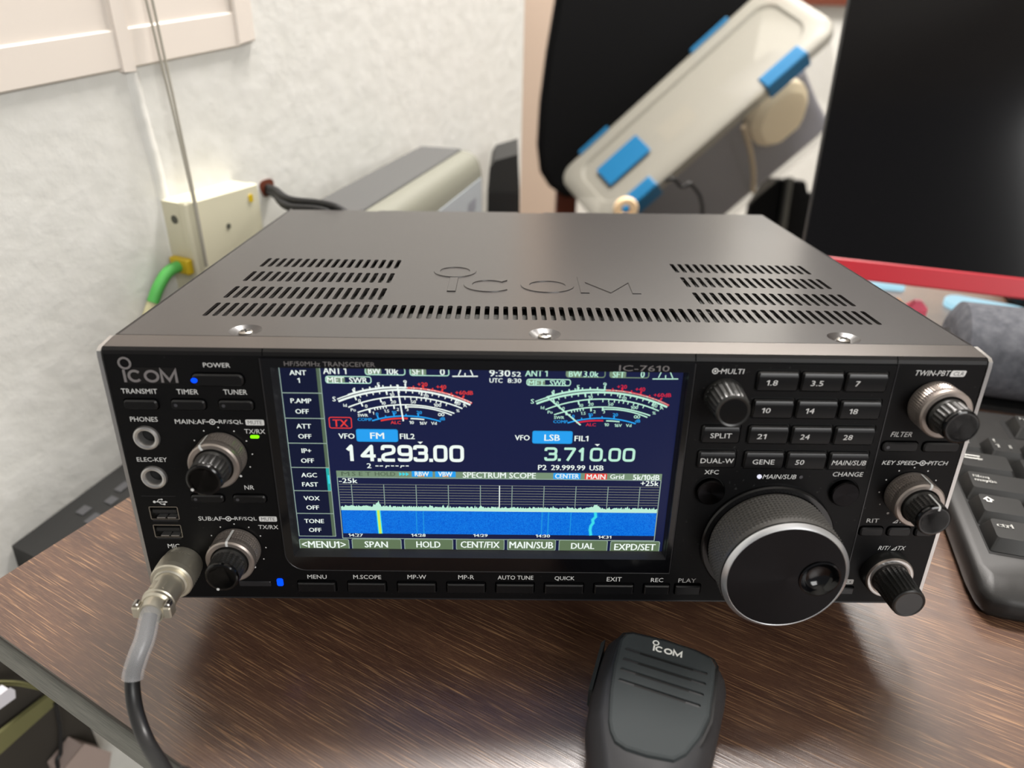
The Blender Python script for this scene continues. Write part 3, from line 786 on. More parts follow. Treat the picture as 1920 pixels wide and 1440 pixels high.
# mode lines
for bx_, m_ in (((-86.36, -77.17, 82.56, 87.72), 'lcd_red'),): s.frame(*bx_, 0.4, h, m_, 0.7); T(s, 'TX', (-84.72, -78.78, 83.35, 86.58), m_, 0.03)
T(s, 'VFO', (-82.95, -76.61, 77.99, 80.37)); T(s, 'FIL2', (-58.33, -52.48, 78.13, 80.56)); T(s, 'VFO', (-12.05, -6.16, 78.10, 80.48)); T(s, 'FIL1', (12.05, 17.50, 78.03, 80.46))
T(s, '2', (-72.47, -70.73, 64.41, 66.68))
for x in (704, 712.3, 729, 738, 747, 764-8.5, 764+0): pass
dash = [(-68.34, 65.46), (-66.59, 65.48), (-63.86, 65.52), (-62.01, 65.54), (-60.15, 65.56), (-57.75, 65.59), (-56.00, 65.61)]
for i, (x, z) in enumerate(dash):
    s.poly([(x-0.65, z-0.22), (x+0.65, z-0.22), (x+0.65, z+0.22), (x-0.65, z+0.22)], h, Wt)
    if i in (2, 5): s.poly([(x-1.15, z-0.9), (x-0.75, z-0.9), (x-0.45, z+0.2), (x-0.85, z+0.2)], h, Wt)
T(s, 'P2', (-2.28, 1.12, 64.38, 66.79), bold=0.02); T(s, '29.999.99', (3.09, 17.03, 64.39, 66.79), bold=0.02); T(s, 'USB', (18.91, 24.62, 64.40, 66.80), bold=0.02)
scr = s.build('display_screen', radio, recalc=False)

for bx_, t, tb in (((-75.87, -59.11, 76.71, 82.43), 'FM', (-70.21, -64.75, 78.10, 80.89)), ((-5.09, 11.16, 76.71, 82.50), 'LSB', (-0.14, 6.00, 78.05, 80.92))):
    s = MB(SCREEN); s.prism(rrect(*bx_, 0.9), 0.0, 0.08, 'lcd_blue'); s.frame(*bx_, 0.3, 0.1, 'lcd_sky', 0.9); T(s, t, tb, Wt, 0.02, hh=0.13); s.build('mode_button', scr, recalc=False)

# big frequency digits, drawn as strokes
def digit(mb, d, box, w, m, h=0.09):
    a0, a1, b0, b1 = box; a0 += w/2; a1 -= w/2; b0 += w/2; b1 -= w/2
    def Q(L, closed=False, r=0.28):
        pts = [(a0+x*(a1-a0), b0+y*(b1-b0)) for x, y in L]
        return round_path(pts, r*(a1-a0), 4, closed)
    D = {'0': [([(0,0),(1,0),(1,1),(0,1)], True, 0.34)],
         '1': [([(0.1,0.72),(0.62,1.0),(0.62,-0.08)], False, 0.02)],
         '2': [([(0,0.74),(0,1),(1,1),(1,0.55),(0,0.38),(0,0.0),(1.06,0.0)], False, 0.28)],
         '3': [([(0,0.78),(0,1),(1,1),(1,0.52),(0.3,0.52)], False, 0.3), ([(0.6,0.52),(1,0.52),(1,0),(0,0),(0,0.22)], False, 0.3)],
         '4': [([(0.78,-0.08),(0.78,1.0),(0.0,0.3),(1.08,0.3)], False, 0.05)],
         '7': [([(-0.05,1),(1,1),(0.3,-0.06)], False, 0.08)],
         '9': [([(0,0.42),(1,0.42),(1,1),(0,1)], True, 0.3), ([(1,0.6),(1,0),(0,0),(0,0.14)], False, 0.32)]}
    if d == '.':
        c = w*0.62; mb.poly([(a0-w/2, b0-w/2), (a0-w/2+c*1.7, b0-w/2), (a0-w/2+c*1.7, b0-w/2+c*1.7), (a0-w/2, b0-w/2+c*1.7)], h, m); return
    for L, cl, r in D[d]: mb.ribbon(Q(L, cl, r), w, h, m, closed=cl)
s = MB(SCREEN)
for d, bx_ in (('1',(-80.97, -76.43, 67.47, 75.28)),('4',(-74.81, -68.31, 67.48, 75.37)),('.',(-67.89, -66.48, 67.53, 75.30)),('2',(-66.37, -60.42, 67.53, 75.34)),('9',(-59.66, -53.60, 67.59, 75.38)),('3',(-53.27, -47.31, 67.62, 75.41)),('.',(-46.88, -45.47, 67.64, 75.43)),('0',(-45.15, -39.40, 67.66, 75.48)),('0',(-38.64, -32.68, 67.69, 75.51))):
    digit(s, d, bx_, 1.45, Wt)
s.poly([(-51.35, 76.96), (-49.20, 76.99), (-50.31, 75.87)], 0.09, Wt)
s.build('frequency_readout', scr, recalc=False)
s = MB(SCREEN)
for d, bx_ in (('3',(0.09, 5.35, 68.71, 75.05)),('.',(5.68, 7.09, 68.68, 74.97)),('7',(7.75, 12.97, 68.68, 75.02)),('1',(13.41, 17.11, 68.72, 75.08)),('0',(18.64, 23.87, 68.69, 75.03)),('.',(24.31, 25.61, 68.73, 75.08)),('0',(26.27, 31.29, 68.70, 75.00)),('0',(32.06, 37.14, 68.70, 75.02))):
    digit(s, d, bx_, 1.1, 'lcd_mint')
s.poly([(20.30, 76.75), (22.46, 76.77), (21.44, 75.78)], 0.09, Wt)
s.build('frequency_readout', scr, recalc=False)

# side column of function keys
fy = [690, 736.9, 784.4, 831, 876.5, 920, 962.5, 1005]
FK = [('ANT',(0,0),698.8,'1',713.3),('P.AMP',0,751.5,'OFF',771.3),('ATT',0,799,'OFF',818),('IP+',0,845,'OFF',863.5),('AGC',0,890.6,'FAST',908),('VOX',0,934,'OFF',951.3),('TONE',0,976.7,'OFF',993.3)]
fz = [108.65, 98.02, 86.92, 75.68, 64.37, 53.23, 42.01, 30.46]
tz = [(106.68, 103.41), (94.64, 90.01), (83.44, 78.85), (72.24, 67.64), (60.80, 56.34), (49.57, 45.00), (38.19, 33.67)]
FL, FR = -103.73, -87.89
for i, (t1, _, _, t2, _) in enumerate(FK):
    s = MB(SCREEN)
    z1_, z0_ = fz[i], fz[i+1]
    if i == 0: z1_ = 113.0
    s.prism([(FL, z0_), (FR, z0_), (FR, z1_), (FL, z1_)], 0.0, 0.04, 'lcd_dark')
    s.frame(FL, FR+0.1, z0_-0.12, z1_+0.12, 0.3, 0.08, 'lcd_line', 0.1)
    s.poly([(FR-1.5, z0_+0.15), (FR-0.1, z0_+0.15), (FR-0.1, z1_-0.15), (FR-1.5, z1_-0.15)], 0.06, 'lcd_teal' if i == 4 else 'lcd_sage_dark')
    if i == 4: s.poly([(FR-1.0, z0_+3.5), (FR-0.3, z0_+3.5), (FR-0.3, z1_-3.5), (FR-1.0, z1_-3.5)], 0.08, 'lcd_cyan')
    mx_ = (FL+FR-1.4)/2
    s.textc(t1, mx_, tz[i][0], 2.05, 0.1, Wt, 0.02, 1.05); s.textc(t2, mx_, tz[i][1], 2.05, 0.1, Wt, 0.02, 1.05)
    s.build('function_key', scr, recalc=False)

# soft keys along the bottom
for t, bx_, tb in (('<MENU1>',(-103.91, -82.52, 23.29, 29.09),(-102.82, -84.13, 24.41, 27.90)),('SPAN',(-81.37, -60.02, 23.53, 29.34),(-75.86, -65.99, 24.87, 28.06)),('HOLD',(-58.87, -37.80, 23.71, 29.55),(-53.58, -43.35, 25.03, 28.30)),('CENT/FIX',(-36.56, -15.65, 23.90, 29.74),(-34.49, -17.79, 25.13, 28.49)),('MAIN/SUB',(-14.45, 6.54, 23.97, 29.84),(-13.41, 5.39, 25.09, 28.59)),('DUAL',(7.83, 28.98, 23.64, 29.67),(13.27, 23.21, 25.05, 28.13)),('EXPD/SET',(30.14, 51.61, 23.18, 29.36),(32.04, 49.76, 24.59, 27.96))):
    s = MB(SCREEN); s.prism(rrect(*bx_, 0.7), 0.0, 0.06, 'lcd_key'); s.frame(*bx_, 0.3, 0.09, 'lcd_line', 0.7); T(s, t, tb, 'lcd_white', 0.015, hh=0.12); s.build('soft_key', scr, recalc=False)

# analogue meters
def meter(dx, cw, cr, cb, n0, n1, name):
    s = MB(SCREEN)
    def Sx(p): return (p[0]+dx[0], p[1]+dx[1])
    def arc(p, q, r, w, m, h=0.06, a=None, b=None, dr=0.0):
        p, q, r = Sx(p), Sx(q), Sx(r)
        ux, uy, rad = circle3(p, q, r); A = math.degrees(math.atan2(p[1]-uy, p[0]-ux)); B = math.degrees(math.atan2(r[1]-uy, r[0]-ux))
        s.ribbon(circle(ux, uy, rad+dr, 40, A, B), w, h, m); return ux, uy, rad, A, B
    def ticks(g, angs, l0, l1, w, m):
        ux, uy, rad, A, B = g
        for t in angs:
            a = R(A+(B-A)*t); s.ribbon([(ux+(rad+l0)*math.cos(a), uy+(rad+l0)*math.sin(a)), (ux+(rad+l1)*math.cos(a), uy+(rad+l1)*math.sin(a))], w, 0.07, m)
    g = arc((-81.84, 94.56), (-58.56, 99.82), (-29.94, 93.72), 0.85, cw)
    arc((-81.84, 94.56), (-58.56, 99.82), (-29.94, 93.72), 0.5, cw, dr=1.05, )
    gw = arc((-77.97, 97.39), (-66.54, 100.36), (-55.08, 100.78), 0.75, cw)
    gr = arc((-54.77, 100.74), (-42.84, 99.46), (-29.30, 94.43), 0.75, cr)
    ticks(gw, (0.12, 0.28, 0.40, 0.50, 0.62, 0.75, 0.87), 0.2, 1.1, 0.5, cw); ticks(gw, (0.12, 0.55, 0.99), 0.2, 1.7, 0.6, cw)
    ticks(gr, (0.1, 0.38, 0.66), 0.2, 1.0, 0.5, cr); ticks(gr, (0.24, 0.52, 0.84), 0.2, 1.6, 0.7, cr)
    ticks(g, [0.17+0.049*i for i in range(17)], -0.2, -1.3, 0.4, cw); ticks(g, (0.13, 0.37, 0.63, 0.89), -0.2, -1.9, 0.6, cw)
    g2 = arc((-78.15, 92.04), (-57.86, 96.89), (-33.11, 92.04), 0.55, cw); ticks(g2, (0.12, 0.29, 0.38), -0.1, -1.7, 0.6, cw); ticks(g2, (0.5, 0.55, 0.6, 0.64, 0.68, 0.72, 0.77, 0.81, 0.86), -0.1, -1.3, 0.4, cw)
    g3 = arc((-74.63, 89.79), (-57.70, 93.38), (-36.31, 89.88), 0.55, cw); ticks(g3, (0.13, 0.18, 0.21, 0.24, 0.27, 0.30), -0.1, -1.1, 0.45, cw); ticks(g3, (0.12, 0.38, 0.5), -0.1, -1.7, 0.6, cw)
    arc((-55.43, 92.45), (-46.19, 91.87), (-37.38, 89.08), 0.55, cw)
    g4 = arc((-69.16, 86.19), (-58.24, 88.42), (-41.78, 86.18), 0.6, cb); ticks(g4, (0.1, 0.33, 0.67), 0.1, 1.5, 0.6, cb); ticks(g4, (0.21, 0.5), 0.1, 0.9, 0.45, cb)
    arc((-65.66, 86.28), (-60.10, 87.25), (-54.90, 87.37), 0.7, cr)
    arc((-53.74, 87.34), (-50.99, 87.25), (-48.34, 86.98), 0.55, cw)
    for t, c, hgt, m_, st in (('S',(-83.43, 95.58),2.0,cw,1.1),('1',(-75.31, 99.65),1.9,cw,1.0),('5',(-65.72, 101.90),1.9,cw,1.1),('9',(-55.32, 103.11),1.9,cw,1.1),('+20',(-48.54, 102.33),1.7,cr,1.05),('+40',(-41.28, 101.33),1.7,cr,1.05),('+60dB',(-32.35, 98.95),1.7,cr,1.1),
        ('Id',(-79.35, 92.89),1.3,cw,1.1),('Po',(-76.24, 90.94),1.3,cw,1.1),('SWR',(-72.60, 88.59),1.3,cw,1.05),('COMP',(-71.98, 86.75),1.3,cb,1.1),
        ('0',(-73.54, 95.01),1.4,cw,1.1),('10',(-60.64, 97.68),1.4,cw,1.1),('20',(-47.39, 97.32),1.4,cw,1.1),('30',(-34.88, 94.24),1.4,cw,1.1),('A',(-32.05, 93.34),1.3,cw,1.1),
        ('0',(-71.04, 92.65),1.4,cw,1.1),('10',(-64.22, 94.04),1.4,cw,1.1),('20',(-60.27, 94.61),1.4,cw,1.1),('50',(-52.40, 94.71),1.4,cw,1.1),('100',(-42.93, 93.39),1.4,cw,1.1),('%',(-34.90, 91.07),1.3,cw,1.1),
        ('1',(-68.43, 89.58),1.3,cw,1.0),('1.5',(-63.10, 90.59),1.3,cw,1.0),('2',(-58.64, 91.36),1.3,cw,1.1),('3',(-54.85, 91.33),1.3,cw,1.1),
        ('0',(-66.97, 89.20),1.4,cb,1.1),('10',(-60.18, 89.95),1.4,cb,1.1),('20',(-50.25, 90.08),1.4,cb,1.1),('dB',(-41.12, 87.45),1.4,cb,1.0),('ALC',(-59.75, 85.55),1.4,cr,1.1),('10',(-53.42, 85.63),1.4,cw,1.1),('16V',(-48.76, 85.37),1.4,cw,1.0),('Vd',(-44.57, 85.38),1.3,cw,1.1)):
        c = Sx(c); s.textc(t, c[0], c[1], hgt, 0.08, m_, 0.012, st)
    c = Sx((-41.54, 89.29)); s.ribbon(circle(c[0]-0.6, c[1], 0.55, 14), 0.3, 0.08, cw, True); s.ribbon(circle(c[0]+0.6, c[1], 0.55, 14), 0.3, 0.08, cw, True)
    s.ribbon([n0, n1], 0.62, 0.11, cw)
    s.build(name, scr, recalc=False)
meter((0, 0), 'lcd_white', 'lcd_red', 'lcd_blue', (-58.45, 102.11), (-56.69, 86.18), 'signal_meter')
sA = (-83.43, 95.58); sB = (-5.48, 95.57)
meter((sB[0]-sA[0], sB[1]-sA[1]), 'lcd_mint', 'lcd_crimson', 'lcd_blue', (0.50, 97.37), (14.09, 85.29), 'signal_meter')

# spectrum scope
s = MB(SCREEN)
bar = (-85.24, 49.13, 60.22, 63.59); gx0, gx1 = -84.62, 48.72
barT, barB = 63.03, 59.98
s.poly([(bar[0], barB), (bar[1], barB), (bar[1], barT), (bar[0], barT)], 0.03, 'lcd_sage')
zb_ = 29.82
s.frame(bar[0], bar[1], zb_-0.4, barB+0.1, 0.35, 0.05, 'lcd_line', 0.1)
for t, bx_, m_ in (('M',(-83.23, -79.95, 60.67, 62.60),'lcd_sage_dark'),('S E T',(-78.85, -71.18, 60.69, 62.63),'lcd_sage_dark'),('HOLD',(-69.43, -61.10, 60.73, 62.70),'lcd_sage_dark'),('SPECTRUM SCOPE',(-33.21, -3.16, 60.27, 62.98),Wt),('Grid',(27.67, 33.41, 60.42, 62.64),Wt),('5k/10dB',(37.20, 48.16, 60.05, 62.61),Wt)):
    T(s, t, bx_, m_, 0.02)
for i in range(3):
    for a in ((-59.41, 62.66),): pass
for a in ((-59.45, 61.72), (-58.07, 61.71), (-56.71, 61.70)): s.poly([(a[0], a[1]-0.9), (a[0]+1.3, a[1]), (a[0], a[1]+0.9)], 0.06, 'lcd_cyan')
for t, bx_, tb, m_ in (('RBW',(-54.30, -45.73, 60.48, 63.16),(-52.98, -47.27, 60.81, 62.95),'lcd_blue'),('VBW',(-44.64, -36.18, 60.47, 63.15),(-43.32, -37.60, 60.80, 62.94),'lcd_blue'),('CENTER',(4.13, 15.39, 60.09, 62.98),(4.91, 14.73, 60.43, 62.65),'lcd_blue'),('MAIN',(17.17, 26.33, 60.06, 62.92),(17.94, 25.68, 60.26, 62.56),'lcd_red')):
    s.poly(rrect(*bx_, 0.2), 0.05, m_); T(s, t, tb, Wt, 0.02)
for a in ((-51.70, 60.85), (-41.69, 60.84)): s.poly([(a[0], a[1]-0.3), (a[0]+2.6, a[1]-0.3), (a[0]+2.6, a[1]+0.3), (a[0], a[1]+0.3)], 0.08, 'lcd_orange')
T(s, '-25k', (-84.37, -76.89, 57.17, 59.48)); T(s, '+25k', (40.67, 48.11, 57.23, 59.68))
gt, gbm = 56.59, 45.35
for i in range(8):
    z = gt-(gt-gbm)*i/8.7; s.poly([(gx0, z-0.11), (gx1, z-0.11), (gx1, z+0.11), (gx0, z+0.11)], 0.045, 'lcd_greyline')
for (x, _) in ((-79.53, 52.13), (-66.14, 52.29), (-52.77, 52.44), (-39.38, 52.60), (-26.02, 52.76), (-12.81, 52.91), (0.52, 53.07), (13.84, 53.22), (27.24, 53.38), (40.54, 53.53)):
    s.poly([(x-0.14, gbm), (x+0.14, gbm), (x+0.14, gt), (x-0.14, gt)], 0.05, 'lcd_line')
x = -18.05; s.poly([(x-0.2, gbm), (x+0.2, gbm), (x+0.2, gt), (x-0.2, gt)], 0.055, Wt)
wt_, wb_ = 43.94, 32.11
N = 360; px1, px2 = -68.95, 22.63
rnd = random.Random(3); pts = [(gx0, wt_)]; up = []
for i in range(N+1):
    xx = gx0+(gx1-gx0)*i/N; z = wt_+1.95+rnd.uniform(-0.55, 0.5)+(0.7 if rnd.random() < 0.06 else 0)
    z += 2.2*math.exp(-((xx-px1)/1.0)**2)+1.9*math.exp(-((xx-px2)/1.6)**2)
    up.append((xx, z))
V = []; F = []
for xx, z in up: V += [(xx, wt_-0.1, 0.065), (xx, z, 0.065)]
for i in range(N): F.append((2*i, 2*i+2, 2*i+3, 2*i+1))
s.add(V, F, 'lcd_mint')
for i, (c) in enumerate(((-79.43, 31.17), (-52.59, 31.41), (-25.97, 31.59), (0.80, 31.61), (27.47, 31.30))):
    s.textc(('14.27','14.28','14.29','14.30','14.31')[i], c[0], c[1], 1.45, 0.08, Wt, 0.02, 1.45)
    s.poly([(c[0]-0.15, wb_-0.5), (c[0]+0.15, wb_-0.5), (c[0]+0.15, wb_), (c[0]-0.15, wb_)], 0.08, Wt)
s.build('spectrum_scope', scr, recalc=False)
s = MB(SCREEN)
s.prism([(gx0, wb_), (gx1, wb_), (gx1, wt_), (gx0, wt_)], 0.0, 0.05, 'lcd_waterfall')
s.ribbon([(px1-0.15, wt_), (px1+0.0, (wt_+wb_)/2), (px1+0.2, wb_)], 1.9, 0.06, 'lcd_cyan'); s.ribbon([(px1-0.15, wt_), (px1+0.0, (wt_+wb_)/2), (px1+0.2, wb_)], 1.1, 0.07, 'lcd_yellow')
path = [(px2-0.1+0.1, wt_), (px2+0.3, wt_-2.3), (px2-0.9, wt_-3.8), (px2-0.6, wt_-5.4), (px2-1.5, wt_-7.0), (px2-1.7, wt_-9), (px2-1.2, wb_)]
s.ribbon(path, 1.7, 0.06, 'lcd_sky'); s.ribbon(path, 1.1, 0.07, 'lcd_cyan')
for xx, w_ in ((-53.13, 0.35), (-50.19, 0.35), (0.11, 0.4), (2.84, 0.5), (12.37, 0.35)):
    s.poly([(xx-w_/2, wb_), (xx+w_/2, wb_), (xx+w_/2, wt_), (xx-w_/2, wt_)], 0.06, 'lcd_sky')
s.build('waterfall', scr, recalc=False)

# ================================================================== THE ROOM
BD = Vector((0.45434, 0.89083, 0)); WN = Vector((0.89083, -0.45434, 0)); P0 = Vector((-379.4, 103.3, 0))
DR = Vector((0.8608, -0.5089, 0)); DB = Vector((0.5089, 0.8608, 0)); E0 = Vector((-245.3, 0.7, 0))
def WALL(a, b, h):                       # a along the wall, b up, h out of the wall
    p = P0+BD*a+WN*h; return (p.x, p.y, b)
FLOOR = -740
s = MB(WALL); s.box(-900, 850, FLOOR, 1800, -150, 0, 'wall_paint')
struct(s.build('wall_left'))
s = MB(); s.box(-1900, 3200, 3000, 3100, FLOOR, 1800, 'wall_paint'); struct(s.build('wall_back'))
s = MB(); s.box(-2500, 3200, -2200, 3100, FLOOR-50, FLOOR, 'floor_tile'); struct(s.build('floor'))
s = MB(); s.box(-2500, 3200, -2200, 3100, 1800, 1850, 'ceiling_paint'); struct(s.build('ceiling'))
s = MB(); s.box(3200, 3300, -2200, 3100, FLOOR, 1800, 'wall_paint'); struct(s.build('wall_right'))
# peach door at the back, brown beam above the white wall
s = MB(); s.box(-60, 300, 2960, 3000, FLOOR, 1300, 'peach_paint'); struct(s.build('door_1'))
b0 = (1004.2, 2990.0, 220.4); b1 = (1322.0, 2990.0, 205.5)
s = MB(); s.box(700, 1900, 2960, 3000, b1[2]+6, b1[2]+180, 'brown_beam'); struct(s.build('trim_1'))

# window boards on the left wall
bl = (137.8, 203.2); br = (327.0, 218.0); tl = (145.9, 228.6); tr = (327.4, 242.7); sr = (344.1, 220.2); st = (345.9, 250.5)
def on(p, q, a): return p[1]+(q[1]-p[1])*(a-p[0])/(q[0]-p[0])
win = MB(WALL)
x0, x1 = -60, br[0]
win.prism([(x0, on(tl,tr,x0)+300), (x0, on(tl,tr,x0)), (x1, on(tl,tr,x1)), (x1, on(tl,tr,x1)+300)], -2, 1.4, 'cream_paint')
w1 = struct(win.build('window_1'))
s = MB(WALL); s.prism([(x0, on(bl,br,x0)), (x1+4, on(bl,br,x1+4)), (x1+4, on(tl,tr,x1+4)), (x0, on(tl,tr,x0))], -1, 3.2, 'cream_paint', 1.2); s.build('window_sill', w1)
s = MB(WALL); s.prism([(x1+1, br[1]+1), (x1+20, br[1]+4), (x1+22, br[1]+340), (x1+1, br[1]+340)], -1, 5, 'cream_paint', 1.2); s.build('window_stile', w1)
c0 = (228.2, 211.0)
s = MB(WALL); s.ribbon([(c0[0]-2, on(bl,br,c0[0])+300), (c0[0]-2, on(bl,br,c0[0])-2)], 12, 0, 'cream_paint', h1=4.4, bev=1.2); s.build('window_rail', w1)
s = MB(WALL); s.ribbon([(c0[0]+2, on(bl,br,c0[0])), (230.7, 184.9), (233.8, 147.7), (236, 60)], 12, -0.5, 'wall_paint', h1=2.2, bev=4); struct(s.build('trim_2'))

# junction box with its earth cable, twin wire and the cables through the wall
JS0, JS1, JZ1, JZ0, JH = 231, 303, 119, 46, 27
jb = thing('junction_box', 'ivory electrical junction box on the white wall behind the radio', 'electrical box', tuple(P0+BD*JS0+Vector((0,0,JZ0))))
def wl_part(mbuild, name, parent):
    o = mbuild.build(name, parent); o.matrix_parent_inverse = Matrix.Translation(-Vector(parent.location)); return o
s = MB(WALL); s.prism([(JS0,JZ0),(JS1,JZ0),(JS1,JZ1),(JS0,JZ1)], 0, JH-7, 'box_ivory', 1.0); wl_part(s, 'body', jb)
s = MB(WALL); s.prism(rrect(JS0-1, JS1+1, JZ0-1, JZ1+1, 2), JH-7, JH, 'box_ivory', 1.2); wl_part(s, 'cover', jb)
for a, z in ((JS1-9, JZ1-9), (JS0+10, JZ0+8)):
    s = MB(WALL); s.prism(rrect(a-2.2, a+2.2, z-3, z+3, 1), JH, JH+0.8, 'box_yellow'); wl_part(s, 'cover_screw', jb)
s = MB(WALL); s.prism(circle(JS0+36, JZ1-25, 2.2, 12), JH, JH+0.5, 'box_hole'); wl_part(s, 'knockout', jb)
s = MB(lambda a, b, h: WALL(JS0-h, b, a)); s.prism(circle(12, JZ1-13, 3.2, 14), 0, 0.6, 'box_hole'); wl_part(s, 'knockout', jb)
g0 = (225.9, 71.8); g1 = (215.6, 70.7); g2 = (205.0, 62.4); g3 = (197.1, 51.5); g4 = (190.3, 38.9); g5 = (183.8, 19.0)
gc = thing('earth_cable', 'green and pale yellow earth cable curving out of the junction box', 'cable', WALL(g0[0], g0[1], 14))
def wpt(g, h): return WALL(g[0], g[1], h)
def under(mbuild, name, parent): return wl_part(mbuild, name, parent)
s = MB(); s.tube(smooth_pts([WALL(JS0+1, g0[1], 14), wpt(g1, 14), wpt(g2, 13), wpt(g3, 12)]), 4.4, 'cable_green'); under(s, 'green_sleeve', gc)
s = MB(); s.tube(smooth_pts([wpt(g3, 12), wpt(g4, 10), wpt(g5, 8)]), 4.0, 'cable_yellow'); under(s, 'yellow_tail', gc)
s = MB(lambda a, b, h: WALL(a, b, h)); s.prism(rrect(JS0-7, JS0-1, g0[1]-6, g0[1]+6, 1), 6, 24, 'box_yellow', 1); under(s, 'clip', gc)
wa, wb, wc, wd = (246.0, 251.6), (241.4, 181.7), (237.0, 122.6), (236.9, 70.0)
w = [(251.0, 264.1), (250.6, 251.4), (253.4, 193.5), (254.9, 144.6)]
tw = thing('twin_wire', 'thin grey twin wire hanging down the white wall over the junction box', 'wire', wpt(w[0], 6))
for d in (0, 5.0):
    s = MB(); s.tube([WALL(wa[0]+d+2, wa[1]+250, 9), WALL(wa[0]+d, wa[1], 9), WALL(wb[0]+d*0.55, wb[1], 20), WALL(wc[0]+d*0.3, wc[1], JH+1.6), WALL(wd[0]+d*0.25, wd[1], JH+1.6)], 0.9, 'wire_grey', 8); wl_part(s, 'strand', tw)
hc = (340.5, 105.3)
s = MB(WALL); s.prism([(hc[0]+8*math.cos(a)*(1+0.15*math.sin(3*a)), hc[1]+9*math.sin(a)*(1+0.2*math.cos(2*a))) for a in [2*PI*i/18 for i in range(18)]], -0.5, 1.0, 'brown_beam'); struct(s.build('trim_3'))
e = (-133.4, 280.0, 121.5)
for i, (dz, dh, lab) in enumerate(((0, 0, 'upper thick black cable coming out of the hole in the white wall'), (-3.5, 8, 'lower thick black cable coming out of the hole in the white wall'))):
    a = Vector(WALL(hc[0]+1, hc[1]+dz*0.9, 0)); m_ = Vector((-180.6, 322.0, 117.2))+Vector((0, -dh, dz*0.9)); q = Vector(e)+Vector((-7*i, 0, dz))
    s = MB(); s.tube(smooth_pts([a, a+(m_-a)*0.4+Vector((0,0,1.5)), m_, q, q+Vector((14, 0, -30)), q+Vector((16, 2, -70))]), 3.0, 'mic_slot', 12)
    tag(s.build('power_cable', origin=tuple(a)), lab, 'cable', 'black cables through the wall')

# desk
DX0, DX1, DD = -22.0, 1650.0, 780.0
b_ang = math.atan2(DR.y, DR.x)
desk = thing('office_desk', 'dark brown wood grain office desk with a grey edge carrying the radio', 'desk', (E0.x, E0.y, 0), (0, 0, b_ang))
# left edge follows the wall: x = DX0 + k*y in the desk frame
def dsk(p): q = Vector(p)-E0; return (q.dot(DR), q.dot(DB))
c0 = dsk(Vector((-263.6, 44.3, 0))); c1 = dsk(Vector((-233.0, 104.2, 0))); k = (c1[0]-c0[0])/(c1[1]-c0[1]); xa = c0[0]-k*c0[1]
o = [(xa, 0), (DX1, 0), (DX1, DD), (xa+k*DD, DD)]
s = MB(); s.prism(o, -2.0, 0, 'wenge_laminate', side='edge_band', bottom=False); s.prism(o, -25.0, -2.0, 'edge_band')
s.ribbon([(o[0][0], 0.0), (o[1][0], 0.0)], 0.9, -1.4, 'bracket_grey', h1=0.05, bev=0.2)
s.build('desk_top', desk)
for x, y in ((xa+90, 560), (xa+1500, 90), (xa+1500, 690)):
    s = MB(); s.box(x, x+60, y, y+60, FLOOR, -25, 'chair_metal'); s.build('leg', desk)

# low cabinet in the gap between desk and wall, hidden behind the radio, carrying the scanner
s = MB(WALL)
cab = thing('side_cabinet', 'low grey cabinet between the desk and the wall under the white scanner', 'cabinet', tuple(P0+BD*300+Vector((0,0,FLOOR))))
s.box(335, 692, FLOOR, 0, 2, 96, 'plastic_dark'); wl_part(s, 'body', cab)

# black device wedged in the gap
dv = thing('media_box', 'flat black electronic box wedged between the desk edge and the white wall', 'device', tuple(P0+BD*60+Vector((0,0,-110))))
dz1 = -62
s = MB(WALL); s.prism([(52, -150), (326, -150), (326, -50), (300, -48), (56, -80)], 1, 127, 'plastic_dark', 3); wl_part(s, 'body', dv)
for (u0, v0, u1, v1) in ((108,960,116,952),(118,966,128,958),(146,952,158,942),(160,940,176,930),(176,928,192,916)):
    pass
for a0, a1, h0_, h1_ in ((96,104,14,22),(92,102,28,36),(112,119,24,32),(124,134,20,27),(138,152,18,27)):
    s = MB(WALL); z_ = -72+(a0-56)*(8/244)+3.0
    s.add([WALL(a0,-79.3+(a0-56)*32/244,h0_),WALL(a1,-79.3+(a1-56)*32/244,h0_),WALL(a1,-79.3+(a1-56)*32/244,h1_),WALL(a0,-79.3+(a0-56)*32/244,h1_)], [(0,1,2,3)], 'print_dim', xf=FLAT)
    wl_part(s, 'label_mark', dv)

# things in the dark gap under the desk edge
def wl3(p, h): return WALL(p[0], p[1], h)
pts = [(14.4, -141.1), (33.5, -176.9), (54.7, -259.5), (54.8, -291.5), (23.5, -295.6), (-36.9, -290.0)]
s = MB(WALL); s.prism(pts, 4, 12, 'bracket_grey', 1.5)
tag(s.build('metal_bracket', origin=wl3(pts[2], 6)), 'dark flat panel leaning on the wall below the desk edge', 'panel')
pts = [(19.4, -258.3), (38.7, -252.2), (53.2, -280.3), (40.6, -308.4), (19.1, -292.1)]
s = MB(WALL); s.prism(pts, 14, 32, 'box_pink', 1.5)
tag(s.build('carton', origin=wl3(pts[1], 20)), 'pale pinkish carton below the desk edge beside the hanging cord', 'carton')
pts = [(37.1, -196.6), (37.5, -206.4), (-6.4, -210.2), (-21.5, -211.9), (-20.1, -196.6), (-5.4, -195.4)]
s = MB(WALL); s.prism(pts, 18, 22, 'olive_strap', 0.8)
tag(s.build('webbing_strap', origin=wl3(pts[0], 20)), 'olive strap slanting across the gap below the desk edge', 'strap')
c0_, c1_, c2_, c3_ = (34.4, -201.7), (30.5, -224.9), (25.4, -246.3), (19.3, -270.1)
s = MB(); s.tube(smooth_pts([wl3(c0_, 26), wl3(c1_, 27), wl3(c2_, 26), wl3(c3_, 26), WALL(c3_[0]+2, c3_[1]-160, 26)]), 1.5, 'cable_black')
tag(s.build('hanging_cord', origin=wl3(c0_, 26)), 'thin black cord hanging down under the left desk edge', 'cord')
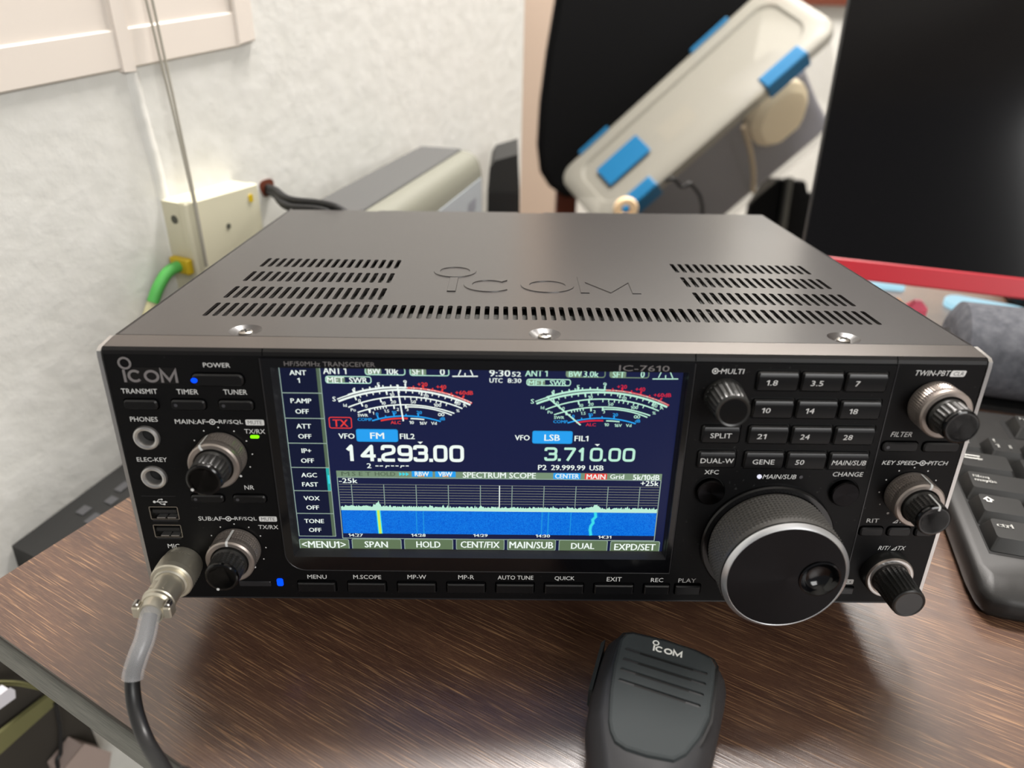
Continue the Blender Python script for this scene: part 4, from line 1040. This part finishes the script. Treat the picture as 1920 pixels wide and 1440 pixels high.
pts = [(-6.1, -144.1), (5.6, -144.3), (7.0, -147.9), (5.9, -152.4), (-6.5, -151.8)]
pw = thing('wall_plug', 'white plug connector with a black lead at the bottom left under the desk', 'plug', wl3(pts[0], 40))
s = MB(WALL); s.prism(pts, 38, 46, 'plug_white', 1.2); wl_part(s, 'body', pw)
s = MB(); s.tube(smooth_pts([WALL(pts[0][0]+2, pts[0][1]+1, 42), WALL(pts[0][0]-20, pts[0][1]-14, 42), WALL(pts[0][0]-50, pts[0][1]-24, 42)]), 3.5, 'cable_black'); wl_part(s, 'lead', pw)
for u_, lab in ((((2.8, -142.7), (17.5, -159.1), (29.1, -177.6)), 'upper thin pale wire strung under the left desk edge'), (((0.1, -143.6), (15.0, -158.8), (29.6, -180.3)), 'lower thin pale wire strung under the left desk edge')):
    s = MB(); s.tube(smooth_pts([wl3(p, 30) for p in u_]), 0.9, 'olive_strap', 8)
    tag(s.build('thin_wire', origin=wl3(u_[0], 30)), lab, 'wire', 'thin wires under the desk')

# document scanner on the cabinet
sa = Vector((-165, 351, 0)); sdir = Vector((58, 225, 0)).normalized(); sn = Vector((sdir.y, -sdir.x, 0))
SCAN = lambda a, b, h: tuple(sa+sdir*a+sn*b+Vector((0,0,h)))
sc = thing('document_scanner', 'long white scanner with a dark grey lid against the left wall behind the radio', 'scanner', tuple(sa))
prof = [(-6,0.4),(-6,104),(-3,109),(48,110),(56,108.5),(62,105),(66,99),(68,91),(69,82),(69,0.4)]
s = MB(SCAN); s.loft([[(-40,b,z) for b,z in prof],[(228,b,z) for b,z in prof]], 'scanner_white', True); wl_part(s, 'body', sc)
s = MB(SCAN); s.prism([(-38,2),(226,2),(226,47),(-38,47)], 109, 112, 'scanner_grey', 1); wl_part(s, 'lid', sc)
s = MB(SCAN); s.loft([[(-36,69,2),(-36,69.8,2),(-36,69.8,84),(-36,69,84)],[(224,69,2),(224,69.8,2),(224,69.8,84),(224,69,84)]], 'scanner_face', False); wl_part(s, 'front_face', sc)
s = MB(SCAN); s.add([(172,70.0,56),(200,70.0,56),(203,70.0,68),(175,70.0,68)], [(0,1,2,3)], 'scanner_mark'); wl_part(s, 'marking', sc)

# small dark speaker box beyond the scanner
sp = thing('small_speaker', 'small dark grey box standing beyond the white scanner', 'speaker', (-22, 640, 0.2))
q0 = (-39.1, 640.0, 24.1); q1 = (2.1, 640.0, 24.7); t0 = (-31.0, 640.0, 84.6); t1 = (-1.3, 640.0, 92.3)
s = MB(lambda a, b, h: (a, 640+b, h))
s.loft([[(q0[0]+1,0,0.2),(q1[0],0,0.2),(q1[0],60,0.2),(q0[0]+1,60,0.2)],[(q0[0]+2,0,50),(q1[0]-1,0,50),(q1[0]-1,60,50),(q0[0]+2,60,50)],[(t0[0]-4,0,74),(t1[0],0,84),(t1[0],60,92),(t0[0]-2,60,82)],[(t0[0]+2,0,83),(t1[0],0,91),(t1[0],60,98),(t0[0]+3,60,90)]], 'plastic_dark', False)
wl_part(s, 'body', sp)
s = MB(lambda a, b, h: (a, 640+b, h)); s.box(q0[0]+3, q1[0]-2, -1.2, 0, 1, 46, 'plastic_black'); wl_part(s, 'grille', sp)

# ------------------------------------------------------------------ microphone plug and lead
mc = thing('microphone_lead', 'black microphone lead with a nickel screw plug and clear sleeve in the radio', 'cable', (0, 0, 26.0), (-TILT, 0, 0))
CX, CZ = -153.4, 18.6
s = MB(PANEL)
s.lathe([(8.0, 0.1), (8.2, 0.8), (8.2, 3.0), (8.5, 3.4)], CX, CZ, 48, 'nickel')
n_ = 60; prof = [(8.5, 3.4), (8.5, 4.2)]; k0 = len(prof); z = 4.6
while z < 10.2: prof.append((8.55, z)); z += 0.7
k1 = len(prof); prof += [(8.6, 10.6), (8.6, 13.0), (8.1, 13.6), (6.9, 13.7)]
s.lathe(prof, CX, CZ, 100, 'nickel', lambda k, i: (0.18 if (i+k) % 2 else -0.22) if k0 <= k < k1 else 0, cap0=False, cap1=False)
s.lathe([(7.0, 13.6), (7.0, 14.6), (6.2, 15.0)], CX, CZ, 48, 'nickel', cap0=False, cap1=False)
s.build('coupling_ring', mc, ang=16)
s = MB(PANEL); s.lathe([(6.1, 14.0), (6.1, 24.4), (6.5, 24.8), (6.5, 25.6), (6.1, 26.0), (6.1, 27.2), (5.4, 28.0), (4.2, 28.1)], CX, CZ, 48, 'nickel', cap0=False)
s.prism(rrect(CX-3.4, CX+2.4, CZ+5.5, CZ+5.9, 0.1), 19.5, 24.0, 'nickel'); s.build('plug_body', mc)
s = MB(PANEL); s.ribbon(circle(CX, CZ, 4.5, 28), 1.2, 28.0, 'nickel', True, h1=32.5, bev=0.3)
for sx in (-1, 1):
    s.prism(rrect(CX+sx*6.0-1.6, CX+sx*6.0+1.6, CZ-2.6, CZ+2.6, 0.6), 28.0, 32.3, 'nickel', 0.5)
    s.prism(circle(CX+sx*6.1, CZ+2.8, 1.4, 14), 28.8, 31.6, 'steel', 0.4)
s.build('cable_clamp', mc)
def loc(p):                                # world point to the tilted radio frame
    y, z = p[1], p[2]-26.0
    return (p[0], y*math.cos(TILT)-z*math.sin(TILT), y*math.sin(TILT)+z*math.cos(TILT))
K = [(-153.4, -28, 18.8), (-153.4, -33, 18.6)]+[loc(p) for p in ((-153.2, -39.0, 42.7), (-154.7, -44.0, 38.2), (-156.6, -47.5, 31.8), (-156.0, -51.5, 25.7), (-153.1, -57.0, 20.8), (-147.2, -64.5, 17.3), (-137.5, -75.0, 19.8), (-122.6, -92.0, 28.8), (-101.0, -118.0, 52.7), (-60, -190, -120), (-52, -205, -330), (-50, -190, -600), (-20, -120, -733), (120, -60, -736))]
pts = smooth_pts(K, 8)
s = MB(); s.tube(pts[8:], 2.75, 'cable_black', 16); s.build('lead', mc)
s = MB(); n4 = 8*4+2
s.tube(pts[4:n4], 3.9, 'silicone', 24, cap=False); s.build('clear_sleeve', mc, recalc=False)

# ------------------------------------------------------------------ hand microphone
MA = R(-18)
hm = thing('hand_microphone', 'black hand microphone lying face up on the desk before the radio', 'microphone', (52, -24, 0), (0, 0, MA))
prof_pts = [(-14.5, 4.6), (0, 5.0), (12.5, 3.2), (19.8, 0.8), (24.2, -2.6), (26.3, -7), (26.6, -10), (26.4, -16), (25.6, -24), (24.4, -36), (23.0, -48), (20.5, -60), (16, -72), (10.5, -80), (0, -83), (-10, -80), (-15.5, -72), (-19, -60), (-21.5, -52), (-24.2, -43), (-25.5, -28), (-25.3, -14), (-24.6, -4), (-22.0, 0.8), (-18.5, 3.6)]
prof_pts = list(reversed(prof_pts))
def scl(pts, d): return inset(pts, d)
s = MB()
rings = [[(p[0], p[1], z) for p in scl(prof_pts, d)] for z, d in ((0, 5.0), (3, 2.2), (9, 0.5), (16, 0.2), (21, 1.6), (25, 4.2), (27.5, 6.2))]
s.loft(rings, 'mic_plastic', True); s.build('shell', hm, ang=60)
pl = [(-16.3, -3.4), (-13.6, -2.2), (-1, -1.9), (11.5, -3.2), (18.2, -5.2), (19.6, -7.6), (19.7, -17), (19.2, -33), (16.6, -42.5), (12.8, -50.5), (9.0, -54.2), (0, -55.2), (-7.5, -54.9), (-11.4, -53.4), (-13.6, -50), (-15.0, -46), (-16.9, -33.5), (-17.9, -20), (-17.8, -7)]
pl = list(reversed(pl))
s = MB(); s.ribbon(inset(pl, -1.6), 0.9, 27.3, 'mic_slot', True)
s.loft([[(p[0],p[1],27.0) for p in inset(pl,-0.9)],[(p[0],p[1],28.6) for p in inset(pl,-0.2)],[(p[0],p[1],29.0) for p in inset(pl,0.7)]], 'mic_plate', True, cap0=False, cap1=False)
SLOT = (((-15.6,-11.2),(17.6,-13.7)),((-15.6,-16.5),(17.4,-18.9)),((-15.7,-21.8),(17.0,-24.2)),((-15.4,-27.2),(16.3,-29.6)))
def capsule(a, b, c, d, w):
    L = math.hypot(c-a, d-b); t = math.atan2(d-b, c-a)
    return [(a+x*math.cos(t)-y*math.sin(t), b+x*math.sin(t)+y*math.cos(t)) for x, y in rrect(0, L, -w/2, w/2, w/2, 3)]
s.plate(inset(pl, 0.7), [capsule(a, b, c, d, 1.7) for (a, b), (c, d) in SLOT], 28.2, 29.0, 'mic_plate')
s.build('face_plate', hm, ang=12)
s = MB()
for (a, b), (c, d) in SLOT:
    s.ribbon([(a,b),(c,d)], 2.0, 28.3, 'mic_plastic'); s.ribbon([(a+6.3, b-0.45),(c-5.6, d+0.4)], 1.9, 28.36, 'mic_slot')
s.build('grille_slots', hm)
s = MB(lambda a, b, h: (a, b, h)); logo(s, -4.6, -8.9, 2.9, 29.08, 'legend_white', w=0.24, ring=(0.25, 1.5, 0.38)); s.build('brand_mark', hm)
s = MB(); s.loft([[(-25.0,z0,z) for z0,z in ((0,7),(0,19),(-27,19),(-27,7))],[(-26.6,z0,z) for z0,z in ((-1.0,8.5),(-1.0,17.5),(-26.3,17.5),(-26.3,8.5))]], 'mic_plate', False); s.build('push_to_talk_bar', hm)
s = MB(); s.tube([(0,-80,12),(0,-92,12)], 5.5, 'mic_plastic', 16, 4.0); s.build('cord_boot', hm)

# ------------------------------------------------------------------ keyboard
KA = R(-15.5)
kbd = thing('computer_keyboard', 'black computer keyboard on the desk to the right of the radio', 'keyboard', (211.7, 16.3, 0), (0, 0, KA))
U = 22.2
body = [(6, 0.6), (14, 0), (470, 0), (476, 6), (476, 186), (470, 190), (8, 190), (2, 184), (0.2, 20), (1.2, 8), (3, 3)]
s = MB()
s.loft([[(p[0], p[1], 0) for p in inset(body, 3)], [(p[0], p[1], 4) for p in body], [(p[0], p[1], 11 if p[1] < 10 else 15.5) for p in body], [(p[0], p[1], 14 if p[1] < 14 else 17.0) for p in inset(body, 2.0)], [(p[0], max(p[1], 14), 17.6) for p in inset(body, 5.0)]], 'keyboard_plastic', True, ms=['plastic_black','plastic_black','keyboard_plastic','keyboard_plastic'])
s.add([(p[0], max(p[1], 14), 17.6) for p in inset(body, 5.0)], [tuple(range(len(body)))], 'keyboard_plastic')
s.build('case', kbd, ang=60)
s = MB(); s.box(9.6, 9.6+15.2*U, 29.5, 31.2+5*U, 17.5, 17.7, 'mic_slot'); s.box(9.6+2.0*U, 9.6+15.2*U, 31+5.55*U, 31+6.6*U, 17.5, 17.7, 'mic_slot'); s.build('key_well', kbd)
rows = [(0, [1.25,1.25,1.25,6.25,1.25,1.25,1.25,1.25], {0:'ctrl'}),
        (1, [1.25]+[1]*11+[2.75], {0:'shift'}),
        (2, [1.75]+[1]*13, {0:'caps'}),
        (3, [1.5]+[1]*12+[1.5], {0:'tab', 1:'Q'}),
        (4, [1]*13+[2], {0:'deg', 1:'1'})]
def keycap(x0, w, y0, lg):
    s = MB(); a0, a1, b0, b1 = x0+0.5, x0+w-0.7, y0, y0+U-1.2
    o = rrect(a0, a1, b0, b1, 1.2, 2); t = rrect(a0+3.0, a1-3.0, b0+4.6, b1-1.6, 1.6, 2)
    s.loft([[(p[0],p[1],16.6) for p in o],[(p[0],p[1],18.0) for p in o],[(p[0],p[1],23.6+0.05*(p[1]-b0)) for p in t]], 'keycap', False)
    zt = lambda y: 23.75+0.05*(y-b0); L = 'legend_white'
    ob = None
    if lg:
        x, y = a0+5.0, b1-4.0
        if lg == 'ctrl': s.text('ctrl', (x, x+7.5, y-4, y-0.6), zt(y), L, 0.02)
        elif lg == 'shift': s.ribbon([(x+2,y),(x,y-2.2),(x+1,y-2.2),(x+1,y-4),(x+3,y-4),(x+3,y-2.2),(x+4,y-2.2)], 0.7, zt(y), L, True)
        elif lg == 'caps': s.text('Bloq', (x, x+8, y-3.5, y-0.5), zt(y), L, 0.02); s.text('mayús', (x, x+11, y-7.4, y-4.2), zt(y), L, 0.02)
        elif lg == 'tab':
            s.ribbon([(x,y-1.5),(x+9,y-1.5)], 0.8, zt(y), L); s.poly([(x-1.2,y-1.5),(x+1.6,y-0.3),(x+1.6,y-2.7)], zt(y), L)
            s.ribbon([(x,y-4.5),(x+9,y-4.5)], 0.8, zt(y), L); s.poly([(x+10.2,y-4.5),(x+7.4,y-3.3),(x+7.4,y-5.7)], zt(y), L)
        elif lg == 'deg': s.text('º', (x, x+2, y-2, y), zt(y), L, 0.03); s.text('\\', (x+5, x+7.2, y-9, y-5), zt(y), L, 0.03)
        elif lg == '1': s.text('!', (x, x+0.9, y-3.2, y+0.4), zt(y), L, 0.04); s.text('1', (x, x+1.6, y-9.2, y-5.6), zt(y), L, 0.04); s.text('|', (x+7.5, x+8.4, y-8.6, y-5), zt(y), L, 0.03)
        elif lg == 'Q': s.text('Q', (x, x+4.4, y-4, y-0.2), zt(y), L, 0.04)
        elif lg == 'Esc': s.text('Esc', (x, x+6.2, y-3, y), zt(y), L, 0.03)
    s.build('key', kbd)
for r_, ws, lg in rows:
    x = 10.0
    for i, w in enumerate(ws):
        keycap(x, w*U, 31.5+r_*U, lg.get(i)); x += w*U
x = 10.0+2.1*U
for i in range(13):
    keycap(x, U, 31.5+5.55*U, 'Esc' if i == 0 else None); x += U*(1.5 if i in (0, 4, 8) else 1.0)

# ------------------------------------------------------------------ monitor
e_ = R(-18.5); td = R(19.0)
mon = thing('computer_monitor', 'black computer monitor with a red lower edge behind the soundbar', 'monitor', (252.2, 391.5, 0), (0, 0, e_))
MON = lambda a, b, h: (a, b*math.sin(td)-h*math.cos(td)*1.0, 40+b*math.cos(td)+h*math.sin(td))
s = MB(MON); s.prism(rrect(-2, 540, 0, 330, 4), -26, -6, 'monitor_back', 2); s.build('back_shell', mon)
s = MB(MON); s.prism(rrect(-2, 540, 0, 330, 3), -6, -1.0, 'monitor_back', 0.8); s.build('bezel', mon)
s = MB(MON); s.box(-1, 539, 16.8, 328, -1.0, 0.0, 'monitor_screen'); s.build('screen', mon)
s = MB(MON); s.prism(rrect(-2.5, 540.5, -0.5, 16.7, 1.0), -6, 1.2, 'monitor_red', 1.0); s.build('red_chin', mon)
s = MB(); s.prism(rrect(200, 400, 90, 240, 10), 4.2, 12, 'plastic_black', 2); s.build('stand_base', mon)
s = MB(); s.loft([[(280,140,12),(320,140,12),(320,170,12),(280,170,12)],[(280,88,150),(320,88,150),(320,128,150),(280,128,150)]], 'plastic_black', False); s.build('stand_neck', mon)

# soundbar with fabric cover
SA = R(-17)
sb = thing('soundbar', 'dark grey fabric covered soundbar lying under the monitor', 'speaker', (313, 246, 0), (0, 0, SA))
SBX = lambda a, b, h: (h, b, a)
def oval(rz, ry, z, y, n=40): return [(z+rz*math.cos(2*PI*i/n), y+ry*math.sin(2*PI*i/n)) for i in range(n)]
s = MB(SBX); s.loft([[(p[0],p[1],-4) for p in oval(20,22,37,0)],[(p[0],p[1],-2.5) for p in oval(26,28,37,0)],[(p[0],p[1],2) for p in oval(33,34,37,0)],[(p[0],p[1],420) for p in oval(33,34,37,0)]], 'grey_fabric', True); s.build('fabric_body', sb)
s = MB(SBX); s.loft([[(p[0],p[1],-6) for p in oval(15,15,33,2)],[(p[0],p[1],-3) for p in oval(17,17,33,2)]], 'plastic_dark', True); s.build('end_cap', sb)
s = MB(); s.prism(rrect(20, 400, -22, 22, 4), 0, 4, 'plastic_black'); s.build('foot', sb)

# glowing strips added for bright light under the monitor, and the little pink thing
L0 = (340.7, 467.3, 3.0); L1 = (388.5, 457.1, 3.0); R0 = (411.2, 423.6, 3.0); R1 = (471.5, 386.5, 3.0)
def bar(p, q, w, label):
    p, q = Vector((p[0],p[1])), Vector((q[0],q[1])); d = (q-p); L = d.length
    s = MB(); s.prism(rrect(0, L, -w, w, w*0.8, 6), 0.3, 5, 'light_patch_glow', 1.0)
    o = s.build('light_patch'); o.location = (p.x*MM, p.y*MM, 0); o.rotation_euler = (0, 0, math.atan2(d.y, d.x))
    return tag(o, label, 'light patch', 'glowing patches added under the monitor')
bar(L0, L1, 6.0, 'short pale blue glowing stand-in for bright light under the monitor beside the radio')
bar(R0, R1, 17.0, 'long pale blue glowing stand-in for bright light under the monitor above the soundbar')
pk = (349.6, 374.4, 22.0)
er = thing('eraser', 'small rounded pink and orange block beside the left end of the soundbar', 'eraser', (pk[0], pk[1], 0), (0,0,R(-20)))
s = MB(); s.prism(rrect(-3, 15, -9, 9, 7, 6), 0, 22, 'pink_rubber', 6, smooth=True); s.build('pink_half', er)
s = MB(); s.prism(rrect(-17, -3.2, -9, 9, 6, 6), 0, 21, 'orange_rubber', 6, smooth=True); s.build('orange_half', er)

# ------------------------------------------------------------------ chair with the clear box leaning on it
CY = 1330
ch = thing('office_chair', 'black upholstered high backed chair standing behind the desk', 'chair', (240, CY, FLOOR))
back = [(83.7, 1330.0, 292.3), (77.3, 1330.0, 239.4), (63.8, 1330.0, 146.8), (53.8, 1330.0, 48.3), (51.3, 1330.0, -35.2), (58.5, 1330.0, -84.1), (78.9, 1330.0, -113.8), (114.0, 1330.0, -135.9)]
bp_ = [(p[0], p[2]) for p in back]
zb = bp_[-1][1]
bp_ += [(416, zb-4), (449, zb+22), (464, zb+65), (472, zb+195), (477, bp_[0][1]), (465, bp_[0][1]+240), (438, bp_[0][1]+272), (143, bp_[0][1]+272), (106, bp_[0][1]+240)]
s = MB(lambda a, b, h: (a, CY-h, b)); s.prism(bp_, -60, 0, 'chair_black', 12, smooth=True); wl_part(s, 'backrest', ch)
s = MB(); s.prism(rrect(45, 480, 880, 1350, 50, 6), -330, -260, 'chair_black', 15, smooth=True); wl_part(s, 'seat', ch)
s = MB(); s.box(235, 290, 1340, 1392, -300, zb+40, 'chair_black'); wl_part(s, 'back_post', ch)
pb = (101.0, 1360.0, -159.0)
s.box(pb[0]-4, pb[0]+40, 1352, 1392, -300, zb+60, 'brown_wood'); o_ = wl_part(s, 'back_post', ch); o_['label'] = 'reddish brown post'
a0 = (502.3, 1300.0, -148.1); a1 = (660.8, 1300.0, -145.7); at = (610.1, 1300.0, -82.8); al = (528.6, 1300.0, -75.3)
s = MB(lambda a, b, h: (a, 1300+h, b)); ar = (619.5, 1300.0, -111.3)
s.prism([(a0[0], -330), (at[0]+70, -330), (at[0]+70, ar[2]), (ar[0], ar[2]), (at[0], at[2]-4), (al[0], at[2]+2), (a0[0], a0[2]+10)], 0, 22, 'chair_black', 3); wl_part(s, 'side_panel', ch)
for u in (1480,):
    p_, q_ = ((570.3, 1290.0, -40.2), (586.7, 1290.0, -219.4)) if u == 1480 else ((634.7, 1290.0, -95.3), (647.7, 1290.0, -218.4))
    s = MB(); s.tube([(p_[0], 1292, al[2]), (q_[0], 1292, q_[2]-200)], 9 if u == 1480 else 5, 'chair_metal', 12); wl_part(s, 'frame_bar', ch)
s = MB(); s.tube([(260, 1110, FLOOR+60), (260, 1110, -326)], 26, 'chair_metal', 16); wl_part(s, 'gas_column', ch)
for i in range(5):
    a = 2*PI*i/5; s = MB(); s.tube([(260, 1110, FLOOR+75), (260+230*math.cos(a), 1110+230*math.sin(a), FLOOR+50)], 20, 'plastic_black', 10, 14)
    s.lathe([(4, FLOOR), (24, FLOOR+2), (26, FLOOR+25), (20, FLOOR+48)], 260+230*math.cos(a), 1110+230*math.sin(a), 16, 'plastic_black'); wl_part(s, 'leg', ch)

BY = 1000.0
ll = Vector((math.cos(R(42.5)), 0.10, math.sin(R(42.5)))).normalized()
vw = Vector((0.16, 0.97, -0.13)).normalized()
up_ = ll.cross(vw).normalized(); up_ = up_ if up_.z > 0 else -up_
back_ = ll.cross(up_).normalized(); back_ = back_ if back_.y > 0 else -back_
nl = (up_-back_).normalized()       # lid normal: up-left and towards the viewer
ns = (-up_-back_).normalized()      # side normal
o0 = Vector((178.6, 1000.0, -75.6))      # near end of the rim edge between lid and side
BL, BW_, BH_ = 470, 165, 248
def BOX(a, b, h): return tuple(o0+ll*(a-32)+(-ns)*b+(-nl)*h)     # a along, b across the lid, h depth below the lid
cbx = thing('storage_box', 'clear plastic storage box with blue latches tilted against the black chair', 'storage box', tuple(o0))
def rr3(g, h, r=30): return [(p[0], p[1], h) for p in rrect(-g, BL+g, -g, BW_+g, r, 6)]
s = MB(BOX); s.loft([rr3(2, 18), rr3(-10, BH_)], 'clear_plastic', True, cap0=False); wl_part(s, 'tub', cbx)
s = MB(BOX); s.loft([rr3(5, 22), rr3(6, 12), rr3(4, 6), rr3(-2, 2), rr3(-14, 0), rr3(-24, 0), rr3(-28, 5)], 'frosted_lid', True, cap0=False); wl_part(s, 'lid', cbx)
def latch(a0, a1, side):
    s = MB(BOX)
    if side > 0: s.prism([(a0,-9),(a1,-9),(a1,18),(a0,18)], 26, -3, 'latch_blue', 2); s.ribbon([(a0+6,4),(a1-6,4)], 3, -3.5, 'latch_blue')
    else: s.prism([(a0,BW_+1),(a1,BW_+1),(a1,BW_+8),(a0,BW_+8)], 26, -2, 'latch_blue', 2)
    wl_part(s, 'latch', cbx)
latch(40, 110, 1); latch(335, 412, 1); latch(50, 118, -1); latch(305, 385, -1)
s = MB(BOX); s.prism(rrect(52, 142, 58, 108, 3), 0, -2.5, 'latch_blue', 1.0); wl_part(s, 'lid_label', cbx)
# contents
s = MB(BOX); s.loft([[(p[0],p[1],243) for p in rrect(16,425,24,140,20,5)],[(p[0],p[1],234) for p in rrect(10,436,20,150,24,5)],[(p[0],p[1],190) for p in rrect(8,440,40,150,30,5)],[(p[0],p[1],110) for p in rrect(8,440,44,150,40,5)],[(p[0],p[1],60) for p in rrect(40,330,44,120,36,5)],[(p[0],p[1],36) for p in rrect(80,300,48,100,24,5)]], 'bag_grey', True)
tag(s.build('grey_bag', origin=BOX(170,60,120)), 'crumpled grey bag inside the clear storage box', 'bag')
s = MB(lambda a, b, h: BOX(a, h, b)); bl_ = [(x*(1+0.07*math.sin(3.1*i)), y*(1+0.05*math.cos(2.3*i))) for i, (x, y) in enumerate(circle(0,0,1,16))]
s.prism([(350+p[0]*58, 112+p[1]*62) for p in bl_], 42, 8, 'cream_plastic', 12, smooth=True)
tag(s.build('cream_block', origin=BOX(345,50,90)), 'cream white lumpy block inside the clear storage box', 'block')
s = MB(BOX); s.tube(smooth_pts([(283,12,60),(279,14,120),(268,14,180),(252,13,228)]), 5, 'strap_beige', 8); tag(s.build('beige_strap', origin=BOX(270,5,100)), 'narrow beige strap against the side of the clear box', 'strap')
s = MB(BOX); s.box(175, 240, 70, 110, 26, 34, 'card_tan'); tag(s.build('card_packet', origin=BOX(170,150,45)), 'tan packet lying under the frosted lid of the clear box', 'packet')
s = MB(); c = Vector((245.2, 880.0, -2.1)); s.tube(smooth_pts([c+Vector(d) for d in ((-20,0,10),(-8,-4,14),(6,-2,2),(18,0,6),(30,3,-4),(38,0,-16),(44,0,-44),(44,0,-120))]), 3.0, 'cable_black', 8)
tag(s.build('coiled_lead', origin=tuple(c)), 'thin black lead curled before the clear storage box', 'cable')
rc = (173.1, 900.0, -41.2)
s = MB(lambda a, b, h: (rc[0]+a, rc[1]-h, rc[2]+b)); s.ribbon(circle(0,0,13,36), 13, 0, 'cream_ring_plastic', True, h1=8, bev=2)
tag(s.build('cream_ring', origin=rc), 'cream coloured ring leaning at the near end of the clear box', 'ring')
